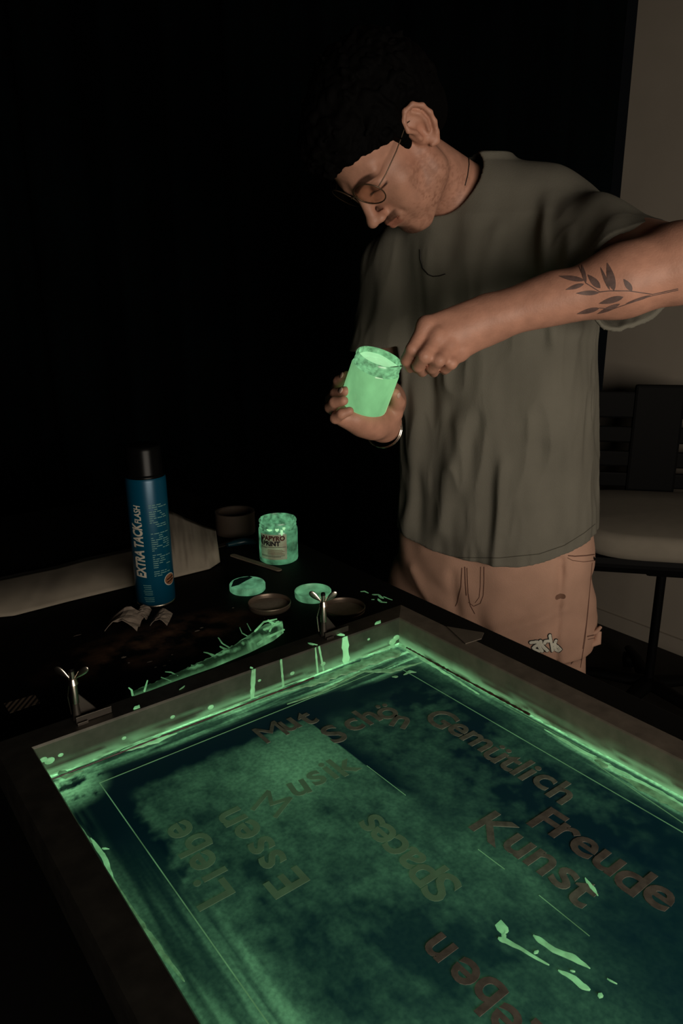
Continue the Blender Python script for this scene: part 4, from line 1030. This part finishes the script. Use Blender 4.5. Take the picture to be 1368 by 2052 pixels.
def cyl_oval(ac, hc, ra, rh, off, m_, nm):
    V = [A for A in [AC@np.array([(CR+off)*math.sin(ac+ra*math.cos(t)), (CR+off)*math.cos(ac+ra*math.cos(t)), hc+rh*math.sin(t)])+CB for t in np.linspace(0, 2*PI, 33)[:-1]]]
    V.append(AC@np.array([(CR+off)*math.sin(ac), (CR+off)*math.cos(ac), hc])+CB); return add(nm, V, [[i, (i+1) % 32, 32] for i in range(32)], m_, cb_)
cyl_oval(.86, .045, .36, .0105, .0005, M['white_print'], 'badge_edge'); cyl_oval(.86, .045, .32, .0092, .0008, M['orange_print'], 'badge')
for dh in (-.003, .002): V, Fc = cyl_patch(CB, AC, CR+.0011, .66, 1.08, .045+dh-.002, .045+dh-.0005, .0002, slant=.008); add('badge_line', V, Fc, M['cap'], cb_)

# ------------------------------------------------------------------ lids
def dish(name, c, r, h, wall_m, liner_m, label, cat, group=None):
    t = thing(name, tuple(c), label, cat, group)
    k = MB(); k.lathe([(0, .0), (r*.93, .0), (r*.97, .0015), (r*.985, h*.5), (r*.97, h*.55), (r, h*.7), (r, h), (r*.985, h+.0008), (r*.965, h), (r*.955, h*.6), (r*.94, .003)], c, 56); k.build('lid_wall', wall_m, t, smooth=True)
    k = MB(); k.lathe([(0, .0035), (r*.90, .0035), (r*.945, .003)], c, 56); k.build('liner', liner_m, t, smooth=True)
    return t
M['lid'] = mat('dull_tin', (.26, .20, .15), .38, .6); M['liner'] = mat('grey_liner', (.42, .36, .28), .7, noise=.1, nscale=200)
dish('jar_lid', on_z(540, 1217, TOP), .0355, .0095, M['lid'], M['liner'], 'upturned bare tin lid lying left of the wing-nut clamp on the table', 'lid', 'tin lids')
dish('jar_lid', on_z(688, 1227, TOP), .0355, .0105, M['lid'], M['liner'], 'upturned bare tin lid lying right of the clamp, behind the screen frame', 'lid', 'tin lids')
M['g_lid'] = glow_mat('ink_coated_lid', .30, base=(.05, .1, .05), lo=.45, hi=1.2, nscale=60, col=(.24, .74, .38)); M['g_lid2'] = glow_mat('ink_pool_lid', .30, base=(.05, .1, .05), lo=.3, hi=1.3, nscale=35, col=(.25, .74, .36)); M['teal_void'] = mat('bare_teal', (.01, .04, .045), .4)
dish('jar_lid', on_z(627, 1196, TOP), .0315, .0115, M['g_lid2'], M['g_lid2'], 'upturned lid coated inside with glowing ink, directly behind the clamp post', 'lid', 'glowing lids')
c = on_z(496, 1181, TOP); t = thing('jar_lid', tuple(c), 'face-down ribbed lid with glowing ink smeared over its top, left on table', 'lid', 'glowing lids')
k = MB(); pr = [(0, 0), (.0305, 0), (.031, .001), (.031, .0105), (.0300, .0125), (.028, .0130), (0, .0130)]
n_ = 96; V = []
for r, h_ in pr:
    for j in range(n_): a = 2*PI*j/n_; rr = r*(1+.012*(j % 2)*(.0 < h_ < .011)); V.append(c+np.array([rr*math.cos(a), rr*math.sin(a), h_]))
k.raw(V, [[i*n_+j, i*n_+(j+1) % n_, (i+1)*n_+(j+1) % n_, (i+1)*n_+j] for i in range(len(pr)-1) for j in range(n_)]); k.build('lid_wall', M['g_lid'], t)
k = MB(); pv = [on_z(x, y, TOP+.0134)[:2] for x, y in ((463, 1176), (468, 1163), (480, 1158), (500, 1155), (506, 1157), (492, 1164), (478, 1172))]; k.prism(pv, TOP+.0131, TOP+.0136); k.build('bare_patch', M['teal_void'], t)

# ------------------------------------------------------------------ hinge clamps holding the screen
def clamp(a, b, label):
    """one clamp standing on the far rail; a, b: fabric coordinates of its post"""
    t = thing('hinge_clamp', E(a, b, RIM+.0005), label, 'clamp', 'screen clamps', rz=YAW)
    st_, sd = M['steel'], M['steel_dark']; q = lambda x, y, z: E(a+x, b+y, RIM+z)
    k = MB(); k.box(q(.016, -.002, .0016), (.040, .014, .0022), R=RE, bev=.0004); k.box(q(.016, -.0085, .0045), (.040, .0018, .008), R=RE, bev=.0003); k.build('base_angle', sd, t)
    k = MB(); k.box(q(.002, -.0125, -.006), (.012, .0016, .018), R=RE, bev=.0003); k.build('clip_plate', sd, t)
    k = MB(); k.tube([q(0, 0, .001), q(0, 0, .018), q(0, 0, .030)], [.0050, .0036, .0034], n=16); k.build('foot', sd, t, smooth=True)
    k = MB(); k.tube([q(0, 0, .022), q(0, 0, .047), q(0, 0, .048)], [.0042, .0044, .0040], n=20); k.build('sleeve', st_, t, smooth=True)
    k = MB(); k.tube([q(0, 0, .046), q(0, 0, .0615)], [.0031, .0031], n=16); k.build('threaded_post', st_, t, smooth=True)
    k = MB(); k.tube([q(0, 0, .0612), q(0, 0, .0645)], [.0033, .0028], n=16); k.build('end_cap', M['black'], t, smooth=True)
    for s in (0, 1):
        k = MB(); y0 = .001+.005*s; P3 = [q(.002, y0, .004), q(.024, y0, .003), q(.003, y0, .032)]; P4 = [p+D2*.0012 for p in P3]
        k.raw(P3+P4, [[0, 1, 2], [5, 4, 3], [0, 3, 4, 1], [1, 4, 5, 2], [2, 5, 3, 0]]); k.build('gusset', sd, t)
    k = MB(); k.tube([q(-.004, .006, .006), q(-.005, .008, .028), q(-.003, .004, .044)], .0009, n=6); k.build('spring_wire', st_, t)
    w_ = MB(); w_.tube([q(0, 0, .0455), q(0, 0, .052)], [.0058, .0042], n=16); nu = w_.build('wing_nut', st_, t, smooth=True)
    for s in (-1, 1):
        bm = bmesh.new(); bmesh.ops.create_icosphere(bm, subdivisions=3, radius=1); V = np.array([v.co[:] for v in bm.verts]); Fs = [[v.index for v in f.verts] for f in bm.faces]; bm.free()
        x = V[:, 0]; V = V*np.array([.0112, .0012, .0060]); V[:, 2] *= (.62+.42*x*1); th = math.radians(42)
        ux = RX*s*math.cos(th)+np.array([0, 0, 1])*math.sin(th); uz = -RX*s*math.sin(th)+np.array([0, 0, 1])*math.cos(th); uy = np.cross(uz, ux)
        W = V@np.array([ux, uy, uz])+q(0, 0, .0495)+ux*.0135; add('wing', W, Fs, st_, nu, smooth=True); WM[nu.name] = wm(t)
    return t
clamp(.1985, .7565, 'steel wing-nut clamp on the frame near its left corner, above striped tape')
clamp(.5375, .7540, 'steel wing-nut clamp on the frame between the two bare tin lids')

# ------------------------------------------------------------------ inked spatula with threads of ink
sp_ = thing('ink_spatula', tuple(on_z(420, 1320, TOP)), 'long spatula caked in glowing green ink, lying behind the screen frame', 'spatula')
out = [(264, 1388), (300, 1374), (400, 1330), (470, 1294), (515, 1262), (546, 1246), (565, 1250), (568, 1268), (548, 1284), (500, 1308), (430, 1337), (340, 1369), (290, 1388), (268, 1395)]
top_ = out[:6]; bot = out[::-1][:8]
def resample(L_, n):
    L_ = np.array(L_, float); s = np.concatenate([[0], np.cumsum(np.hypot(*np.diff(L_, axis=0).T))]); t = np.linspace(0, s[-1], n); return np.stack([np.interp(t, s, L_[:, 0]), np.interp(t, s, L_[:, 1])], 1)
ns = 70; U_ = resample(top_+[(565, 1250)], ns); B_ = resample([out[-1]]+out[7:13][::-1], ns); rr = random.Random(3); V = []; gl_ = []
for i in range(ns):
    for j in range(7):
        v = j/6; x, y = U_[i]*(1-v)+B_[i]*v; hh = .010*math.sin(PI*min(max(v, .02), .98))**.5*(.35+.65*i/ns)+rr.uniform(-.0012, .0012); p = on_z(x, y, TOP+.0005); V.append(p+[0, 0, hh if 0 < j < 6 else 0])
V = np.array(V); Fc = [[i*7+j, i*7+j+1, (i+1)*7+j+1, (i+1)*7+j] for i in range(ns-1) for j in range(6)]+[[i*7+6, i*7, (i+1)*7, (i+1)*7+6] for i in range(ns-1)]
M['spat'] = glow_attr_mat('ink_caked_blade', (.02, .07, .06), .4, 0, 1.0, noise=.4, bump=.5)
o = add('blade', V, Fc, M['spat'], sp_, smooth=True); q = (V-on_z(420, 1320, TOP)); al = q@D1; ac_ = q@D2
g = .02+.36*sst(.5, .68, fbm(np.stack([al*.35, ac_, V[:, 2]], 1), 120, 61, 3))*(.3+.7*np.repeat(np.arange(ns)/ns, 7))+.30*np.tile([1, .3, 0, 0, 0, .05, .5], ns)
at = o.data.attributes.new('glow', 'FLOAT', 'POINT'); at.data.foreach_set('value', g.astype(np.float32))
c6 = cropf(400, 980, 3.42); c7 = cropf(0, 1180, 2.974)
M['teal_thread'] = M['glow_dim']
for i, (L_, r0) in enumerate(((c6([(215, 1095), (160, 1070), (133, 1038)]), .0009), (c6([(190, 1110), (140, 1090)]), .0008), (c6([(330, 1010), (290, 995), (275, 965)]), .0009), (c6([(350, 970), (325, 930)]), .0008), (c6([(130, 1150), (80, 1140), (28, 1135)]), .0011), (c7([(1368, 365), (1310, 350)]), .0009), (c7([(1368, 350), (1320, 330), (1300, 305)]), .0008), (c7([(1290, 415), (1240, 390), (1215, 392)]), .0010), (c7([(1060, 520), (1020, 505), (985, 510)]), .0010), (c7([(1020, 550), (960, 535)]), .0008), (c7([(1180, 470), (1140, 462)]), .0009), (c7([(790, 635), (785, 612), (768, 605)]), .0014), (c7([(860, 610), (870, 585), (880, 562)]), .0014), (c6([(470, 925), (515, 950), (540, 930)]), .0018), (c6([(440, 990), (500, 965), (560, 940)]), .0022), (c6([(400, 1090), (470, 1040), (580, 988)]), .0022), (c6([(380, 1000), (440, 935), (530, 915)]), .0016), (c6([(480, 1000), (500, 960), (490, 930)]), .0014))):
    k = MB(); n = len(L_); k.tube([on_z(x, y, TOP+.004)+[0, 0, .002*j if i < 13 else .006] for j, (x, y) in enumerate(L_)], [r0, r0*.9, r0*.6][:n], n=6); k.build('ink_thread', G if i > 10 else GD, sp_, smooth=True)

# ------------------------------------------------------------------ paper, sticks and scraps on the table
def sheet_between(name, upper, lower, zu, zl, m, n=60, k=10, bulge=.006, amp=.004, seed=1, parent=None):
    A_ = resample(upper, n); B_ = resample(lower, n); V = []
    for i in range(n):
        for j in range(k+1):
            v = j/k; x, y = A_[i]*(1-v)+B_[i]*v; u = i/(n-1)
            z = np.interp(u, np.linspace(0, 1, len(zu)), zu)*(1-v)+np.interp(u, np.linspace(0, 1, len(zl)), zl)*v
            nn = fbm(np.array([[u*6, v*1.2, seed]]), 1.3, seed, 3)[0]-.5
            V.append(on_z(x, y, TOP+.0015+z+bulge*math.sin(PI*v)+amp*nn*2*math.sin(PI*min(1, v*1.0+.0))**.3))
    V = np.array(V); V[:, 2] = np.maximum(V[:, 2], TOP+.0012)
    Fc = [[i*(k+1)+j, i*(k+1)+j+1, (i+1)*(k+1)+j+1, (i+1)*(k+1)+j] for i in range(n-1) for j in range(k)]
    o = add(name, V, Fc, m, parent, smooth=True); s = o.modifiers.new('thick', 'SOLIDIFY'); s.thickness = .0008; s.offset = 0; return o
o = sheet_between('paper_strip', [(-60, 1172), (0, 1157), (114, 1134), (168, 1119), (259, 1099), (330, 1085)], [(-60, 1242), (27, 1234), (134, 1206), (269, 1173), (340, 1158)], [.012]*3, [0, 0], M['paper'], bulge=.010, amp=.003)
tag(o, 'long greyish strip of folded paper running off left behind the blue can', 'paper')
o = sheet_between('paper_bag', [(332, 1022), (345, 1026), (403, 1052), (432, 1062)], [(347, 1158), (380, 1150), (420, 1140), (441, 1126)], [.055, .050, .035, .028], [0, 0, 0, .002], M['paper'], n=50, k=16, bulge=.012, amp=.003, seed=4)
tag(o, 'crumpled greyish paper bag propped up just right of the blue can', 'paper')
# roll of tape
rc = on_z(470, 1024, TOP+.048); rc = np.array([rc[0], rc[1], TOP]); tr_ = thing('tape_roll', tuple(rc), 'empty brown tape roll standing at the back of the table, behind the ink jar', 'tape roll')
k = MB(); k.lathe([(.0375, .001), (.0425, .001), (.0425, .048), (.0375, .048)], rc, 56, close=True); k.build('tape', M['cardboard'], tr_, smooth=True)
k = MB(); k.lathe([(.0350, .002), (.0373, .002), (.0373, .047), (.0350, .047)], rc, 56, close=True); k.build('core', M['cardboard'], tr_, smooth=True)
k = MB(); a_, b_ = on_z(467, 1114, TOP), on_z(558, 1143, TOP); dd = (b_-a_)/np.linalg.norm(b_-a_); nn = np.array([-dd[1], dd[0], 0])*.0062; pts = []
for s, cc in ((1, b_), (-1, a_)):
    for t in np.linspace(-PI/2, PI/2, 7): pts.append((cc+dd*s*math.cos(t)*.006+nn*s*math.sin(t))[:2])
k.prism(pts, TOP+.0003, TOP+.0022); o = k.build('wooden_stick', M['wood'], bevel=.0003); tag(o, 'flat wooden mixing stick lying in front of the labelled ink jar', 'stick')
M['navy'] = mat('dark_blue_plastic', (.003, .022, .032), .35, spec=.4)
hb = thing('scraper', tuple(on_z(478, 1086, TOP)), 'dark blue handled scraper lying between the paper bag and the labelled jar', 'scraper')
k = MB(); k.tube([on_z(x, y, TOP+.009) for x, y in ((455, 1092), (470, 1088), (490, 1084), (506, 1086), (512, 1088))], [.005, .0085, .0095, .008, .003], n=14, flat=.8); k.build('handle', M['navy'], hb, smooth=True)
k = MB(); k.prism([on_z(x, y, TOP)[:2] for x, y in ((432, 1103), (438, 1096), (458, 1089), (458, 1096))][::-1], TOP+.004, TOP+.0052); k.build('blade', M['steel_dark'], hb)
# striped tape
def stripes():
    m, N, L, b = nt('striped_tape'); tc = N.new('ShaderNodeTexCoord'); mp = N.new('ShaderNodeMapping'); mp.inputs['Rotation'].default_value = (0, 0, math.radians(40)); w_ = N.new('ShaderNodeTexWave'); w_.inputs['Scale'].default_value = 48; w_.inputs['Distortion'].default_value = 0
    L.new(tc.outputs['Object'], mp.inputs[0]); L.new(mp.outputs[0], w_.inputs[0]); r = N.new('ShaderNodeValToRGB'); r.color_ramp.interpolation = 'CONSTANT'; r.color_ramp.elements[0].color = (.02, .014, .010, 1); r.color_ramp.elements[1].position = .5; r.color_ramp.elements[1].color = (.30, .22, .16, 1)
    L.new(w_.outputs[0], r.inputs[0]); L.new(r.outputs[0], b.inputs['Base Color']); b.inputs['Roughness'].default_value = .7; return m
tc0 = on_z(44, 1411, TOP); tt = thing('striped_tape', tuple(tc0), 'short piece of diagonally striped tape at the far left of the table', 'tape', rz=YAW)
k = MB(); k.prism([on_z(x, y, TOP)[:2] for x, y in ((20, 1430), (80, 1409), (70, 1393), (8, 1411))], TOP+.0003, TOP+.0009); k.build('tape_strip', stripes(), tt)
# paper scraps by the can
def scrap(px, size, seed, label):
    rr = random.Random(seed); n = 7; V = []; c0 = on_z(*px, TOP)
    for i in range(n+1):
        for j in range(n+1):
            u, v = i/n-.5, j/n-.5; p = c0+RX*u*size[0]+np.array([0, 1, 0])*v*size[1]; z = size[2]*(1-(2*u)**2)*.8+.002+rr.uniform(0, .22)*size[2]
            V.append([p[0]+rr.uniform(-.1, .1)*size[0]/n, p[1]+rr.uniform(-.1, .1)*size[1]/n, TOP+z])
    Fc = [[i*(n+1)+j, i*(n+1)+j+1, (i+1)*(n+1)+j+1, (i+1)*(n+1)+j] for i in range(n) for j in range(n)]
    o = add('paper_scrap', V, Fc, M['scrap'], None); s = o.modifiers.new('t', 'SOLIDIFY'); s.thickness = .0008
    tag(o, label, 'paper scrap', 'paper scraps'); return o
M['scrap'] = mat('off_white_scrap', (.24, .19, .15), .9, noise=.2, nscale=90)
scrap((251, 1254), (.050, .050, .020), 1, 'arched grey paper scrap lying in front of the blue can, leftmost scrap')
scrap((285, 1236), (.022, .036, .012), 2, 'small square paper scrap touching the front foot of the blue can')
scrap((324, 1246), (.026, .040, .012), 3, 'torn crumpled paper scrap in front of the can, rightmost scrap')
# flecks of dry ink and drops of glowing ink on the table
for i, (x, y, w_, l_) in enumerate(((248, 1318, .007, .006), (258, 1329, .003, .005), (300, 1327, .008, .004), (312, 1338, .004, .003), (330, 1335, .005, .003), (345, 1313, .003, .003), (395, 1265, .008, .004), (404, 1259, .006, .003), (155, 1274, .012, .0015), (530, 1240, .003, .002), (467, 1219, .004, .003), (340, 1325, .003, .002))):
    c0 = on_z(x, y, TOP); k = MB(); k.tube([c0-D1*w_/2+[0, 0, .0008], c0+[0, 0, .001], c0+D1*w_/2+[0, 0, .0006]], [l_*.25, l_*.5, l_*.2], n=7, flat=.25); k.build('ink_fleck', M['scrap'], T)
for i, (L_, wd) in enumerate((([(722, 1186), (730, 1185), (738, 1189)], .003), ([(745, 1192), (757, 1192), (768, 1200)], .005), ([(757, 1200), (764, 1207), (775, 1208)], .004), ([(768, 1196), (778, 1200), (786, 1203)], .002), ([(744, 1202), (750, 1202)], .003))):
    smear(L_, wd, GD, z=TOP, parent=T, name='ink_splash', seed=80+i, jag=.5)

# ------------------------------------------------------------------ chair at the right
ch = thing('office_chair', (.965, 2.07, 0), 'black swivel chair with slatted back and broad grey seat, behind the person', 'chair', rz=math.radians(-12))
CM = wm(ch); loc3 = lambda x, y, z: np.array(CM @ Vector((x, y, z)))
CRm = np.array(CM.to_3x3())
def rbox(mb, c, size, bev=.01): mb.box(loc3(*c), size, R=CRm, bev=bev)
# seat: a rounded cushion
k = MB(); V = []; n = 48
for h_, sc_ in ((.592, .90), (.602, .975), (.620, 1.0), (.650, .99), (.662, .955), (.665, .90), (.666, .5), (.666, .001)):
    for j in range(n):
        a = 2*PI*j/n; e = .45; x = math.copysign(abs(math.cos(a))**e, math.cos(a))*.275*sc_; y = math.copysign(abs(math.sin(a))**e, math.sin(a))*.245*sc_; V.append(loc3(x, y, h_-.012*(y < -.12)*abs(y+.12)*8))
k.raw(V, [[i*n+j, i*n+(j+1) % n, (i+1)*n+(j+1) % n, (i+1)*n+j] for i in range(7) for j in range(n)]+[list(range(n))[::-1]]); k.build('seat', M['seat'], ch, smooth=True)
k = MB(); rbox(k, (0, .01, .560), (.50, .44, .05), .02); k.build('seat_shell', M['black'], ch)
k = MB(); rbox(k, (.0, .0, .510), (.12, .16, .05), .008); k.build('mechanism', M['black'], ch)
k = MB(); k.tube([loc3(0, 0, .10), loc3(0, 0, .48)], .014, n=20); k.build('gas_post', M['black'], ch, smooth=True)
# slatted back
def bar(name, pts, r, fl=.4): k = MB(); k.tube([loc3(*p) for p in pts], r, n=10, flat=fl); return k.build(name, M['black'], ch, smooth=True)
for s in (-1, 1):
    k = MB(); rbox(k, (s*.235, .275, .80), (.045, .03, .42), .01); k.build('back_upright', M['black'], ch)
for i, (z_, hh) in enumerate(((.935, .085), (.838, .052), (.758, .052), (.688, .05))):
    k = MB(); rbox(k, (0, .275, z_), (.45, .02, hh), .006); k.build('slat', M['black'], ch)
k = MB(); rbox(k, (-.01, .270, .80), (.15, .026, .40), .008); k.build('spine', M['black'], ch)
for i in range(5):
    a = 2*PI*i/5+.35; k = MB(); k.tube([loc3(0, 0, .10), loc3(.16*math.cos(a), .16*math.sin(a), .095), loc3(.29*math.cos(a), .29*math.sin(a), .07)], [.03, .022, .016], n=10, flat=.7); lg = k.build('base_leg', M['black'], ch, smooth=True)
    WM[lg.name] = wm(ch); k = MB(); c0 = loc3(.285*math.cos(a), .285*math.sin(a), .028); tx = CRm@np.array([-math.sin(a), math.cos(a), 0]); k.tube([c0-tx*.016, c0-tx*.013, c0+tx*.013, c0+tx*.016], [.022, .028, .028, .022], n=20); k.build('caster', M['black'], lg, smooth=True)
